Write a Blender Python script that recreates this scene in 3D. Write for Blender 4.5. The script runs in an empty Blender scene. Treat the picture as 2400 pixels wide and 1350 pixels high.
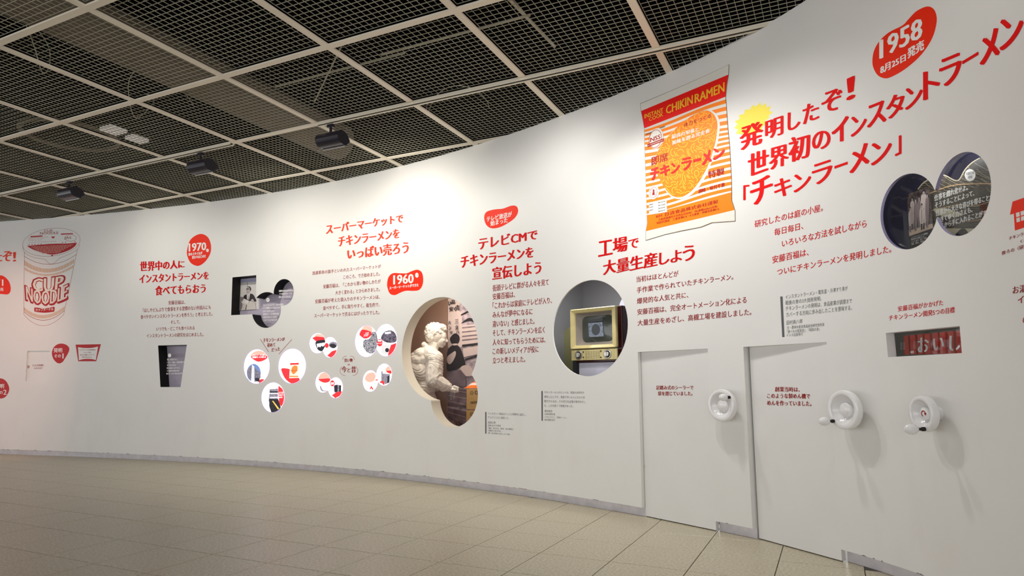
import bpy, bmesh, math, random
import numpy as np
from mathutils import Vector, Matrix, noise
from mathutils.geometry import tessellate_polygon, delaunay_2d_cdt

random.seed(4)
scene = bpy.context.scene
col = scene.collection
# ---------------------------------------------------------------- camera, world, light, exposure
H = 0.93                      # eye height, metres
PITCH = 0.1438
FPX = 1537.63
cam_d = bpy.data.cameras.new('camera'); cam_d.sensor_width = 36; cam_d.lens = FPX / 2400 * 36
cam_d.clip_start = 0.05; cam_d.clip_end = 200
cam = bpy.data.objects.new('camera', cam_d); col.objects.link(cam)
cam.location = (0, 0, H); cam.rotation_euler = (math.pi / 2 + PITCH, 0, 0)
scene.camera = cam
scene.view_settings.view_transform = 'Standard'; scene.view_settings.look = 'None'
scene.view_settings.gamma = 1; scene.view_settings.use_curve_mapping = False
scene.view_settings.exposure = 0.12
world = bpy.data.worlds.new('world'); scene.world = world; world.use_nodes = True
bg = world.node_tree.nodes['Background']; bg.inputs[0].default_value = (.975, .98, 1.0, 1); bg.inputs[1].default_value = 2.1

def spot(loc, target, power, colr=(1, .96, .88), ang=120, size=.06, blend=1.0):
    l = bpy.data.lights.new('spot_lamp', 'SPOT'); l.energy = power; l.color = colr
    l.spot_size = math.radians(ang); l.spot_blend = blend; l.shadow_soft_size = size
    o = bpy.data.objects.new('spot_lamp', l); col.objects.link(o); o.location = loc
    o.rotation_euler = (Vector(target) - Vector(loc)).to_track_quat('-Z', 'Y').to_euler(); return o
def area(loc, target, power, sx, sy, colr=(1, 1, 1)):
    l = bpy.data.lights.new('area_lamp', 'AREA'); l.energy = power; l.color = colr
    l.shape = 'RECTANGLE'; l.size = sx; l.size_y = sy
    o = bpy.data.objects.new('area_lamp', l); col.objects.link(o); o.location = loc
    o.rotation_euler = (Vector(target) - Vector(loc)).to_track_quat('-Z', 'Y').to_euler(); return o

# ---------------------------------------------------------------- wall curve in plan (concave wall round the room)
AC = [6.1097, -5.4603, 4.3128, -.7581, -1.7714, -5.1309]
ZT = H * 3.4063               # ceiling / wall top
ZB = 0.0693 * H               # lower edge of wall face
pts = []
for deg in np.arange(-37.6, 31.6, .5):
    t = math.radians(deg); r = sum(c * t ** i for i, c in enumerate(AC)) * H
    pts.append((r * math.sin(t), r * math.cos(t)))
pts = np.array(pts)
# continue both ends smoothly beyond the fitted stretch
d = pts[0] - pts[1]; d /= np.hypot(*d); left = []
p = pts[0].copy(); ang = math.atan2(d[1], d[0])
for i in range(60):
    ang += .1 / 30.; p = p + .1 * np.array([math.cos(ang), math.sin(ang)]); left.append(p.copy())
d = pts[-1] - pts[-2]; ang = math.atan2(d[1], d[0]); p = pts[-1].copy(); right = []
for i in range(44):
    if ang > math.radians(-104): ang -= .05 / 3.0
    p = p + .05 * np.array([math.cos(ang), math.sin(ang)]); right.append(p.copy())
CUR = np.array(left[::-1] + list(pts) + right)
SL = np.concatenate([[0], np.cumsum(np.hypot(*np.diff(CUR, axis=0).T))])
TAN = np.gradient(CUR, axis=0) / np.hypot(*np.gradient(CUR, axis=0).T)[:, None]
NOR = np.stack([TAN[:, 1], -TAN[:, 0]], 1)           # towards the room
def ray(px, py):
    u = (px - 1200) / FPX; v = -(py - 675) / FPX
    c, s = math.cos(PITCH), math.sin(PITCH)
    return np.array([u, c - s * v, s + c * v])

class WallSurf:
    def __init__(self, d=0.): self.d = d
    def px(self, x, y):
        r = ray(x, y); C = CUR + NOR * self.d
        cr = C[:, 0] * r[1] - C[:, 1] * r[0]
        ok = np.where((cr[:-1] <= 0) & (cr[1:] > 0) & (C[:-1, 1] > -.5))[0]
        if len(ok) == 0: ok = [len(C) - 2]
        i = ok[0]; f = -cr[i] / (cr[i + 1] - cr[i]); P = C[i] + f * (C[i + 1] - C[i])
        t = (P[0] * r[0] + P[1] * r[1]) / (r[0] ** 2 + r[1] ** 2)
        return (SL[i] + f * (SL[i + 1] - SL[i]), H + t * r[2])
    def w(self, s, z, off=0.):
        dd = self.d + off
        x = np.interp(s, SL, CUR[:, 0]) + dd * np.interp(s, SL, NOR[:, 0])
        y = np.interp(s, SL, CUR[:, 1]) + dd * np.interp(s, SL, NOR[:, 1])
        return Vector((x, y, z))
class PlaneSurf:
    """vertical plane touching the wall direction at wall length s0, moved by d along the normal"""
    def __init__(self, s0, d=0., turn=0., O=None, T=None):
        if O is None:
            O = [np.interp(s0, SL, CUR[:, k]) + d * np.interp(s0, SL, NOR[:, k]) for k in (0, 1)]
            a = math.atan2(np.interp(s0, SL, TAN[:, 1]), np.interp(s0, SL, TAN[:, 0])) + turn
            T = (math.cos(a), math.sin(a))
        self.O = Vector((O[0], O[1], 0)); self.T = Vector((T[0], T[1], 0)).normalized(); self.N = Vector((self.T.y, -self.T.x, 0))
    def px(self, x, y):
        r = Vector(ray(x, y)); C = Vector((0, 0, H))
        t = (self.O - C).dot(self.N) / r.dot(self.N); P = C + r * t - self.O
        return (P.dot(self.T), P.z)
    def w(self, a, b, off=0.): return self.O + self.T * a + Vector((0, 0, b)) + self.N * off
WALL = WallSurf(0)

# ---------------------------------------------------------------- materials
MATS = {}
def mat(name, colr, rough=.6, spec=.3, var=0., nscale=8., bump=0., metal=0., emit=0., detail=6, coat=0.):
    if name in MATS: return MATS[name]
    m = bpy.data.materials.new(name); m.use_nodes = True; nt = m.node_tree; b = nt.nodes['Principled BSDF']
    b.inputs['Roughness'].default_value = rough; b.inputs['Metallic'].default_value = metal
    b.inputs['Specular IOR Level'].default_value = spec
    if coat: b.inputs['Coat Weight'].default_value = coat; b.inputs['Coat Roughness'].default_value = .1
    c4 = (*colr, 1)
    b.inputs['Base Color'].default_value = c4
    if emit:
        b.inputs['Emission Color'].default_value = c4; b.inputs['Emission Strength'].default_value = emit
    tc = nt.nodes.new('ShaderNodeTexCoord'); n = nt.nodes.new('ShaderNodeTexNoise')
    n.inputs['Scale'].default_value = nscale; n.inputs['Detail'].default_value = detail
    nt.links.new(tc.outputs['Object'], n.inputs['Vector'])
    mr = nt.nodes.new('ShaderNodeMapRange'); mr.inputs[1].default_value = .3; mr.inputs[2].default_value = .7
    v = var if var else .02
    mr.inputs[3].default_value = 1 - v; mr.inputs[4].default_value = 1 + v
    nt.links.new(n.outputs[0], mr.inputs[0])
    mx = nt.nodes.new('ShaderNodeVectorMath'); mx.operation = 'SCALE'; mx.inputs[0].default_value = colr
    nt.links.new(mr.outputs[0], mx.inputs['Scale'])
    nt.links.new(mx.outputs[0], b.inputs['Base Color'])
    if bump:
        bp = nt.nodes.new('ShaderNodeBump'); bp.inputs['Strength'].default_value = bump; bp.inputs['Distance'].default_value = .004
        nt.links.new(n.outputs[0], bp.inputs['Height']); nt.links.new(bp.outputs[0], b.inputs['Normal'])
    MATS[name] = m; return m
def wall_mat():
    m = mat('white_painted_wall', (.80, .79, .765), .42, .35, .015, 1.5)
    nt = m.node_tree; b = nt.nodes['Principled BSDF']
    # faint hand smudges, denser at hand height and below
    src = b.inputs['Base Color'].links[0].from_socket
    tc = nt.nodes.new('ShaderNodeTexCoord'); mp = nt.nodes.new('ShaderNodeMapping'); mp.inputs['Scale'].default_value = (1.6, 1.6, .7)
    n = nt.nodes.new('ShaderNodeTexNoise'); n.inputs['Scale'].default_value = 2.6; n.inputs['Detail'].default_value = 8
    nt.links.new(tc.outputs['Object'], mp.inputs[0]); nt.links.new(mp.outputs[0], n.inputs['Vector'])
    sx = nt.nodes.new('ShaderNodeSeparateXYZ'); nt.links.new(tc.outputs['Object'], sx.inputs[0])
    hz = nt.nodes.new('ShaderNodeMapRange'); hz.inputs[1].default_value = 1.3; hz.inputs[2].default_value = .5; nt.links.new(sx.outputs[2], hz.inputs[0])
    r = nt.nodes.new('ShaderNodeMapRange'); r.inputs[1].default_value = .52; r.inputs[2].default_value = .75; r.inputs[4].default_value = .16
    nt.links.new(n.outputs[0], r.inputs[0])
    mu = nt.nodes.new('ShaderNodeMath'); mu.operation = 'MULTIPLY'; nt.links.new(r.outputs[0], mu.inputs[0]); nt.links.new(hz.outputs[0], mu.inputs[1])
    mx = nt.nodes.new('ShaderNodeMix'); mx.data_type = 'RGBA'; mx.inputs[7].default_value = (.62, .55, .52, 1)
    nt.links.new(mu.outputs[0], mx.inputs[0]); nt.links.new(src, mx.inputs[6]); nt.links.new(mx.outputs[2], b.inputs['Base Color'])
    return m
M_WALL = wall_mat()
M_RED = mat('red_vinyl', (.62, .003, .003), .5, .12)
M_DRED = mat('dark_red_vinyl', (.32, .006, .005), .5, .10)
M_BRED = mat('badge_orange_red_vinyl', (.88, .028, .006), .45, .15)
M_WHITE = mat('white_vinyl', (.88, .87, .84), .5, .3)
M_GREY = mat('grey_vinyl', (.12, .12, .125), .6, .3)
M_TXG = mat('small_grey_print', (.17, .17, .17), .6, .3)
M_CREAM = mat('cream_print', (.80, .76, .66), .6)
M_BLACK = mat('black_print', (.015, .015, .017), .6)

# ---------------------------------------------------------------- object helpers
def mk(name, verts, faces, m, parent=None, smooth=False, mats=None, fm=None):
    me = bpy.data.meshes.new(name); me.from_pydata([tuple(v) for v in verts], [], faces)
    for q in (mats or [m]): me.materials.append(q)
    if fm: me.polygons.foreach_set('material_index', fm)
    if smooth: me.polygons.foreach_set('use_smooth', [True] * len(me.polygons))
    me.update(); o = bpy.data.objects.new(name, me); col.objects.link(o)
    if parent: o.parent = parent
    return o
def frombm(name, bm, m, parent=None, smooth=False):
    me = bpy.data.meshes.new(name); bmesh.ops.recalc_face_normals(bm, faces=bm.faces[:]); bm.to_mesh(me); bm.free(); me.materials.append(m)
    if smooth: me.polygons.foreach_set('use_smooth', [True] * len(me.polygons))
    o = bpy.data.objects.new(name, me); col.objects.link(o)
    if parent: o.parent = parent
    return o
def tag(o, label, cat, group=None):
    o['label'] = label; o['category'] = cat
    if group: o['group'] = group
    return o
def thing(name, label, cat, group=None, loc=None):
    o = bpy.data.objects.new(name, None); col.objects.link(o); o.empty_display_size = .05
    if loc is not None: o.location = loc
    return tag(o, label, cat, group)
def put(o, parent):
    """parent while keeping world geometry (meshes are built in world coordinates)"""
    o.parent = parent; o.matrix_parent_inverse = Matrix.Translation(-Vector(parent.location)); return o
def structure(o): o['kind'] = 'structure'; return o

def smooth_loop(P, n=6, closed=True):
    out = []; L = len(P); rng = range(L) if closed else range(L - 1)
    for i in rng:
        p0, p1, p2, p3 = [np.array(P[(i + k) % L] if closed else P[min(max(i + k, 0), L - 1)], float) for k in (-1, 0, 1, 2)]
        for j in range(n):
            t = j / n
            out.append(tuple(.5 * ((2 * p1) + (-p0 + p2) * t + (2 * p0 - 5 * p1 + 4 * p2 - p3) * t * t + (-p0 + 3 * p1 - 3 * p2 + p3) * t ** 3)))
    if not closed: out.append(tuple(P[-1]))
    return out
def ell(cx, cy, a, b=None, ax=0., n=48):
    b = a if b is None else b
    return [(cx + a * math.cos(t), cy + ax * math.cos(t) + b * math.sin(t)) for t in np.linspace(0, 2 * math.pi, n, endpoint=False)]
def inside(p, poly):
    x, y = p; c = False; j = len(poly) - 1
    for i in range(len(poly)):
        xi, yi = poly[i]; xj, yj = poly[j]
        if (yi > y) != (yj > y) and x < (xj - xi) * (y - yi) / (yj - yi) + xi: c = not c
        j = i
    return c
def clip_convex(subj, clip):
    """Sutherland-Hodgman against a convex loop (image orientation agnostic)"""
    A = sum(clip[i - 1][0] * clip[i][1] - clip[i][0] * clip[i - 1][1] for i in range(len(clip)))
    sg = 1 if A > 0 else -1; out = list(subj)
    for i in range(len(clip)):
        a, b = clip[i - 1], clip[i]; inp = out; out = []
        f = lambda p: sg * ((b[0] - a[0]) * (p[1] - a[1]) - (b[1] - a[1]) * (p[0] - a[0]))
        for k in range(len(inp)):
            p, q = inp[k - 1], inp[k]; fp, fq = f(p), f(q)
            if (fp >= 0) != (fq >= 0):
                t = fp / (fp - fq); out.append((p[0] + t * (q[0] - p[0]), p[1] + t * (q[1] - p[1])))
            if fq >= 0: out.append(q)
        if not out: return []
    return out
def stroke(P, w, closed=False):
    """polyline -> list of quads (px space)"""
    q = []; n = len(P)
    P = [np.array(p, float) for p in P]; N = []
    for i in range(n):
        a = P[i - 1] if (i or closed) else P[i]; b = P[(i + 1) % n] if (i < n - 1 or closed) else P[i]
        d = b - a; l = np.hypot(*d) or 1; N.append(np.array([-d[1], d[0]]) / l)
    ww = w if hasattr(w, '__len__') else [w] * n
    for i in range(n if closed else n - 1):
        j = (i + 1) % n
        q.append([tuple(P[i] + N[i] * ww[i] / 2), tuple(P[j] + N[j] * ww[j] / 2), tuple(P[j] - N[j] * ww[j] / 2), tuple(P[i] - N[i] * ww[i] / 2)])
    return q
class Crop:
    def __init__(s, ox, oy, k): s.ox, s.oy, s.k = ox, oy, k
    def p(s, x, y): return (s.ox + x / s.k, s.oy + y / s.k)
    def l(s, P): return [s.p(*q) for q in P]
ID = Crop(0, 0, 1)

class Flat:
    """collects flat shapes (in photo pixels or surface coordinates) on a surface and makes one mesh"""
    def __init__(s, surf, off): s.surf, s.off, s.V, s.F = surf, off, [], []
    def tri(s, loops):
        vs = [Vector((a, b, 0)) for L in loops for a, b in L]
        base = len(s.V); s.V += [(v.x, v.y) for v in vs]
        for t in tessellate_polygon([[Vector((a, b, 0)) for a, b in L] for L in loops]): s.F.append(tuple(base + i for i in t))
        return s
    def poly(s, P, holes=(), crop=ID):
        return s.tri([[s.surf.px(*crop.p(*q)) for q in L] for L in [P] + list(holes)])
    def quads(s, Q, crop=ID):
        for q in Q:
            base = len(s.V); s.V += [s.surf.px(*crop.p(*v)) for v in q]; s.F.append(tuple(range(base, base + len(q))))
        return s
    def build(s, name, m, parent=None, off=None, thick=0.):
        off = s.off if off is None else off
        if not s.V: return None
        V, F = s.V, s.F
        A = np.array([q[:2] for q in V])
        if isinstance(s.surf, WallSurf) and np.ptp(A[:, 0]) > .14:
            bm = bmesh.new(); vv = [bm.verts.new((q[0], q[1], q[2] if len(q) > 2 else 0)) for q in V]
            for f in F:
                try: bm.faces.new([vv[i] for i in f])
                except ValueError: pass
            x = math.ceil(A[:, 0].min() / .08) * .08
            while x < A[:, 0].max():
                bmesh.ops.bisect_plane(bm, geom=bm.verts[:] + bm.edges[:] + bm.faces[:], plane_co=(x, 0, 0), plane_no=(1, 0, 0)); x += .08
            bm.verts.ensure_lookup_table(); bm.verts.index_update()
            V = [tuple(v.co) for v in bm.verts]; F = [tuple(v.index for v in f.verts) for f in bm.faces]; bm.free()
        W = [s.surf.w(q[0], q[1], off + (q[2] if len(q) > 2 else 0)) for q in V]
        # face the room
        if F:
            n0 = Vector((0, 0, 0))
            F2 = []
            for f in F:
                a, b, c = W[f[0]], W[f[1]], W[f[2]]; n = (b - a).cross(c - a)
                F2.append(f if n.dot(Vector((0, 0, H)) - a) > 0 else tuple(reversed(f)))
            F = F2
        o = mk(name, W, F, m)
        if thick:
            md = o.modifiers.new('thickness', 'SOLIDIFY'); md.thickness = thick; md.offset = -1
        if parent is not None: put(o, parent)
        return o

# glyph meshes
GL = {}
def glyph(ch, res=3):
    if (ch, res) in GL: return GL[(ch, res)]
    c = bpy.data.curves.new('t', 'FONT'); c.body = ch; c.size = 1; c.resolution_u = res; c.fill_mode = 'FRONT'
    o = bpy.data.objects.new('t', c); col.objects.link(o)
    dg = bpy.context.evaluated_depsgraph_get(); me = bpy.data.meshes.new_from_object(o.evaluated_get(dg))
    V = [(v.co.x, v.co.y) for v in me.vertices]; F = [tuple(p.vertices) for p in me.polygons]
    bpy.data.objects.remove(o); bpy.data.curves.remove(c); bpy.data.meshes.remove(me)
    GL[(ch, res)] = (V, F); return V, F
BOLD = {0: [(0, 0)], 1: [(-.012, 0), (.012, 0)], 2: [(-.03, 0), (0, 0), (.03, 0)], 3: [(-.045, -.006), (-.015, .006), (.015, -.006), (.045, .006)],
        4: [(-.05, -.03), (0, -.03), (.05, -.03), (-.05, .03), (0, .03), (.05, .03), (0, 0)]}
def text_line(fl, s, x0, y0, x1, y1, h0, h1=None, crop=ID, bold=0, res=2, yr=None, ink=False):
    """s laid between two bottom points (photo px); heights in px; ink box in x (and in y when ink)"""
    h1 = h0 if h1 is None else h1
    V, F = glyph(s, res)
    if not V: return
    A = np.array(V); xa, xb = A[:, 0].min(), A[:, 0].max()
    if ink: ya, yb = A[:, 1].min(), A[:, 1].max()
    else: ya, yb = yr or ((0, .70) if all(ord(c) < 256 for c in s) else (-.08, .84))
    ref = max(abs(x1 - x0) * .9, h0, h1) if ink else max(h0, h1)
    for bi, (bx, by) in enumerate(BOLD[bold]):
        base = len(fl.V)
        for x, y in V:
            u = (x - xa) / (xb - xa); v = (y - ya) / (yb - ya)
            px = x0 + u * (x1 - x0) + bx * ref; pb = y0 + u * (y1 - y0) - by * ref; h = h0 + u * (h1 - h0)
            fl.V.append((*fl.surf.px(*crop.p(px, pb - v * h)), bi * .00013))
        fl.F += [tuple(base + i for i in f) for f in F]
def text_curve(fl, s, bot, top, crop=ID, bold=0, res=2):
    V, F = glyph(s, res); A = np.array(V); xa, xb = A[:, 0].min(), A[:, 0].max(); ya, yb = A[:, 1].min(), A[:, 1].max()
    q = lambda P, t: tuple((1 - t) * (1 - 2 * t) * P[0][k] + 4 * t * (1 - t) * P[1][k] + t * (2 * t - 1) * P[2][k] for k in (0, 1))
    for bi, (bx, by) in enumerate(BOLD[bold]):
        base = len(fl.V)
        for x, y in V:
            u = (x + bx - xa) / (xb - xa); v = (y + by - ya) / (yb - ya); b = q(bot, u); t = q(top, u)
            fl.V.append((*fl.surf.px(*crop.p(b[0] + (t[0] - b[0]) * v, b[1] + (t[1] - b[1]) * v)), bi * .00008))
        fl.F += [tuple(base + i for i in f) for f in F]
def words(name, label, cat, lines, crop, m, bold=0, off=.0011, surf=WALL, group=None, parent=None, ink=False, res=2):
    """a block of lettering: Empty > one text_line mesh per line"""
    if parent is None:
        a, b = surf.px(*crop.p(lines[0][1], lines[0][2])); root = thing(name, label, cat, group, surf.w(a, b, 0))
    else: root = parent
    for L in lines:
        if isinstance(L[0], list):
            for c in L[0]:
                f = Flat(surf, off); text_line(f, *c[:7], crop=c[7] if len(c) > 7 else crop, bold=bold, res=4, ink=True); f.build('character', m, root)
            continue
        f = Flat(surf, off)
        text_line(f, *L, crop=crop, bold=bold, res=res, ink=ink)
        o = f.build('text_line', m, root)
        if len(L[0]) > 1: o['kind'] = 'stuff'
    return root

# ================================================================ STRUCTURE
# ---- floor with single tiles
M_TILE = mat('beige_stone_tile', (.53, .475, .345), .32, .45, .24, 70., .12, detail=9)
M_GROUT = mat('floor_bed', (.06, .048, .03), .8)
fl_o = mk('floor', [(-16, -4, -.012), (6, -4, -.012), (6, 14, -.012), (-16, 14, -.012), (-16, -4, -.06), (6, -4, -.06), (6, 14, -.06), (-16, 14, -.06)],
          [(0, 1, 2, 3), (7, 6, 5, 4), (0, 4, 5, 1), (1, 5, 6, 2), (2, 6, 7, 3), (3, 7, 4, 0)], M_GROUT)
structure(fl_o)
FY, FOX, FOY, FS = -.4482, -.7835 * H, 3.1061 * H, .4309 * H
def fnode(c, d): return (FOX + FS * (-d * math.cos(FY) - c * math.sin(FY)), FOY + FS * (-d * math.sin(FY) + c * math.cos(FY)))
def wall_r(x, y):
    P = np.array([x, y]); i = np.argmin(np.hypot(*(CUR - P).T)); return float(np.dot(P - CUR[i], NOR[i]))   # distance in front of wall
g = .0022; h = FS / 2 - g
tv = []
for zz, e in ((-.012, 0), (-.0012, 0), (0, .0012)): tv += [(-h + e, -h + e, zz), (h - e, -h + e, zz), (h - e, h - e, zz), (-h + e, h - e, zz)]
tf = [(8, 9, 10, 11)] + [(a + k, a + (k + 1) % 4, a + 4 + (k + 1) % 4, a + 4 + k) for a in (0, 4) for k in range(4)]
tile_me = None; cand = []; rest = []
for c in range(-34, 34):
    for dd in range(-34, 34):
        a, b = fnode(c, dd), fnode(c + 1, dd + 1); x, y = (a[0] + b[0]) / 2, (a[1] + b[1]) / 2
        if x < -15 or x > 5 or y < -3 or y > 13 or wall_r(x, y) < -.25: continue
        r = math.hypot(x, y)
        vis = y > 1.9 and abs(x) < .83 * y + .35 and r < 11.5
        (cand if vis else rest).append((r, x, y))
cand.sort(); rest += cand[295:]; cand = cand[:295]
for r, x, y in cand:
    if tile_me is None:
        o = mk('tile', tv, tf, M_TILE); tile_me = o.data
    else:
        o = bpy.data.objects.new('tile', tile_me); col.objects.link(o)
    o.location = (x, y, random.uniform(-.0003, .0003)); o.rotation_euler = (0, 0, FY); o.parent = fl_o
V = []; F = []
ca, sa = math.cos(FY), math.sin(FY)
for r, x, y in rest:
    b = len(V); V += [(x + ca * p[0] - sa * p[1], y + sa * p[0] + ca * p[1], p[2]) for p in tv]; F += [tuple(b + i for i in f) for f in tf]
o = mk('tile_field', V, F, M_TILE, fl_o); o['kind'] = 'stuff'

# ---- wall with openings
def cl(P, crop=ID): return [WALL.px(*crop.p(*q)) for q in P]
C1 = Crop(0, 500, 3.067); CFL = Crop(50, 795, 9); C70 = Crop(300, 540, 3.375); CW1 = Crop(535, 635, 9.64); CCU = Crop(365, 800, 11.74)
C6 = Crop(520, 620, 3.75); CLB = Crop(565, 810, 8.4375); CDB = Crop(710, 740, 6.136); C60 = Crop(720, 480, 4.5); CCM = Crop(930, 480, 2.455)
CST = Crop(930, 680, 3.973); CTV = Crop(1280, 640, 5.19); CFA = Crop(1380, 540, 5.1925); CPK = Crop(1500, 150, 6.75); CPL = Crop(1500, 340, 5.87)
C58 = Crop(1720, 0, 2.7); C58b = Crop(1720, 230, 5.4); CBG = Crop(2030, 10, 5.4); CPA = Crop(1760, 480, 4.219); CTW = Crop(2050, 345, 5.509)
CRO = Crop(2060, 690, 8.436); CDR = Crop(1480, 790, 2.412); CRT = Crop(2320, 430, 3.65); CQ = Crop(1120, 900, 8.571); CLE = Crop(0, 570, 10.38); CCN = Crop(40, 530, 5.625)
def door_hole(tl, tr, br, bl):
    q = [WALL.px(*p) for p in (tl, tr, br, bl)]
    sl, sr = (q[0][0] + q[3][0]) / 2, (q[1][0] + q[2][0]) / 2
    return sl, sr, q[0][1], q[1][1]
D1 = door_hole((1495.8, 825), (1660, 817), (1675, 1240), (1504, 1208.7))
D2 = door_hole((1745.4, 812.8), (1939, 801.6), (1970.5, 1311.6), (1761, 1258.5))
big_e = ell(1031, 818, 89, 121.5, -9, 64); low_e = ell(1065, 930, 55, 71.5, -4, 56)
tv_e = ell(1383.5, 769, 88, 112.5, -9, 64)
tw_l = ell(2131, 495.5, 67.5, 88.5, -10, 56); tw_r = ell(2256, 454.6, 67, 97, -18, 56)
HOLES = {
 'portrait': (.135, [cl([(95, 145), (632, 95), (632, 975), (65, 1000)], CW1), cl(ell(624.5, 726.5, 34, 42, -2, 40)), cl(ell(665, 685, 23.5, 31, -2, 40))]),
 'cup': (.135, [cl([(65, 115), (855, 95), (682, 1258), (130, 1258)], CCU)]),
 'flap': (.022, [cl([(125, 250), (598, 245), (560, 890), (85, 890)], CFL)]),
 'shop': (.125, [cl(big_e), cl(low_e)]),
 'tv': (.012, [cl(tv_e)]),
 'twin': (.016, [cl(tw_l), cl(tw_r)]),
 'roller': (.05, [cl([(135, 765), (1595, 625), (1640, 1160), (180, 1240)], CRO)]),
 'door_1': (.05, [[(D1[0], -.2), (D1[1], -.2), (D1[1], D1[3]), (D1[0], D1[2])]]),
 'door_2': (.06, [[(D2[0], -.2), (D2[1], -.2), (D2[1], D2[3]), (D2[0], D2[2])]]),
}
SM = SL[-1]
ppx, edg = [], []
def addloop(L):
    b = len(ppx); ppx.extend(Vector(q) for q in L); edg.extend((b + i, b + (i + 1) % len(L)) for i in range(len(L)))
addloop([(s, ZB) for s in np.arange(0, SM, .05)] + [(SM, ZB), (SM, ZT)] + [(s, ZT) for s in np.arange(SM - .05, 0, -.05)] + [(0, ZT)])
for k, (dp, PL) in HOLES.items():
    for L in PL: addloop(L)
for s in np.concatenate([np.arange(.1, 13, .1), np.arange(13, SM, .04)]):
    for z in np.arange(.2, ZT - .1, .2): ppx.append(Vector((s, z)))
R = delaunay_2d_cdt(ppx, edg, [], 0, 1e-5)
cv, cf = R[0], R[2]
allp = [(k, L, np.min(np.array(L), 0), np.max(np.array(L), 0)) for k, (dp, PL) in HOLES.items() for L in PL]
keep = []
for f in cf:
    x = sum(cv[i].x for i in f) / 3; y = sum(cv[i].y for i in f) / 3
    if not (ZB < y < ZT): continue
    if any(mn[0] < x < mx[0] and mn[1] < y < mx[1] and inside((x, y), L) for k, L, mn, mx in allp): continue
    keep.append(tuple(f))
used = sorted({i for f in keep for i in f}); rm = {i: n for n, i in enumerate(used)}
wv = [WALL.w(cv[i].x, cv[i].y) for i in used]
wf = []
for f in keep:
    g3 = tuple(rm[i] for i in f); a, b, c = (wv[i] for i in g3); n = (b - a).cross(c - a)
    nn = Vector((np.interp(cv[f[0]].x, SL, NOR[:, 0]), np.interp(cv[f[0]].x, SL, NOR[:, 1]), 0))
    wf.append(g3 if n.dot(nn) > 0 else g3[::-1])
wall = structure(mk('wall_back', wv, wf, M_WALL, smooth=True))
# reveals from the free edges of the openings
ec = {}
for f in keep:
    for i in range(3):
        e = tuple(sorted((f[i], f[(i + 1) % 3]))); ec[e] = ec.get(e, 0) + 1
def segd(p, a, b):
    ab = b - a; t = max(0, min(1, (p - a).dot(ab) / max(ab.dot(ab), 1e-12))); return (p - a - ab * t).length
M_REVEAL_B = mat('black_reveal_paint', (.006, .006, .007), .6)
M_REVEAL_C = mat('cream_reveal_paint', (.80, .74, .62), .5)
M_REVEAL_P = mat('violet_acrylic_edge', (.30, .27, .42), .25, .5)
RM = {'portrait': M_REVEAL_B, 'cup': M_REVEAL_B, 'shop': M_REVEAL_C, 'tv': M_WALL, 'twin': M_REVEAL_P, 'roller': M_WALL, 'flap': M_WALL, 'door_1': M_WALL, 'door_2': M_WALL}
for k, (dp, PL) in HOLES.items():
    V, F = [], []
    for (i, j), n in ec.items():
        if n != 1: continue
        a, b = cv[i], cv[j]; m_ = (a + b) / 2
        if m_.y < ZB + 1e-4 or m_.y > ZT - 1e-4: continue
        if min(segd(m_, Vector(L[q - 1]), Vector(L[q])) for L in PL for q in range(len(L))) > 2e-4: continue
        bb = len(V)
        V += [WALL.w(a.x, a.y), WALL.w(b.x, b.y), WALL.w(b.x, b.y, -dp), WALL.w(a.x, a.y, -dp)]; F.append((bb, bb + 1, bb + 2, bb + 3))
    bm = bmesh.new(); vs = [bm.verts.new(v) for v in V]
    for f in F: bm.faces.new([vs[q] for q in f])
    bmesh.ops.remove_doubles(bm, verts=bm.verts[:], dist=1e-5)
    frombm('opening_reveal', bm, RM[k], wall, smooth=k in ('shop', 'tv', 'twin', 'portrait'))
# baseboard pieces, set back under the wall face
M_BASE = mat('scuffed_white_skirting', (.66, .63, .66), .5, .3, .10, 14.)
def strip(name, s0, s1, z0, z1, o0, o1, m, parent=None):
    S = np.linspace(s0, s1, max(2, int((s1 - s0) / .08)))
    V = []; F = []
    for s in S: V += [WALL.w(s, z0, o0), WALL.w(s, z1, o1)]
    for i in range(len(S) - 1): F.append((2 * i, 2 * i + 2, 2 * i + 3, 2 * i + 1))
    return mk(name, V, F, m, parent)
for i, (a, b) in enumerate(((0, D1[0]), (D1[1], D2[0]), (D2[1], SM))):
    o = structure(strip('baseboard_back', a, b, 0, ZB + .01, -.045, -.045, M_BASE))
    if i == 0: base0 = o
    strip('lip', a, b, ZB, ZB, 0, -.05, M_WALL, o)
    n = Vector((0, 0, 1))
    for s in (a, b):
        if 0 < s < SM: mk('end_cap', [WALL.w(s, 0, -.045), WALL.w(s, ZB, -.045), WALL.w(s, ZB, -.1), WALL.w(s, 0, -.1)], [(0, 1, 2, 3)], M_BASE, o)
# chipped paint along the lower lip of the wall face
rc = random.Random(3); f_ = []
V = []; F = []
for i in range(150):
    s = rc.uniform(1, SM - 1)
    if any(D[0] - .03 < s < D[1] + .03 for D in (D1, D2)): continue
    w_ = rc.uniform(.008, .05); h_ = rc.uniform(.0015, .006); n_ = 5; b0_ = len(V)
    for j in range(n_ + 1): V += [WALL.w(s + w_ * j / n_, ZB - .0005, .0006), WALL.w(s + w_ * j / n_, ZB + (h_ * rc.uniform(.3, 1) if 0 < j < n_ else 0), .0006)]
    F += [(b0_ + 2 * j, b0_ + 2 * j + 2, b0_ + 2 * j + 3, b0_ + 2 * j + 1) for j in range(n_)]
o = mk('paint_chips', V, F, mat('bare_board_grey', (.16, .14, .15), .8), wall); o['kind'] = 'stuff'
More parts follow.
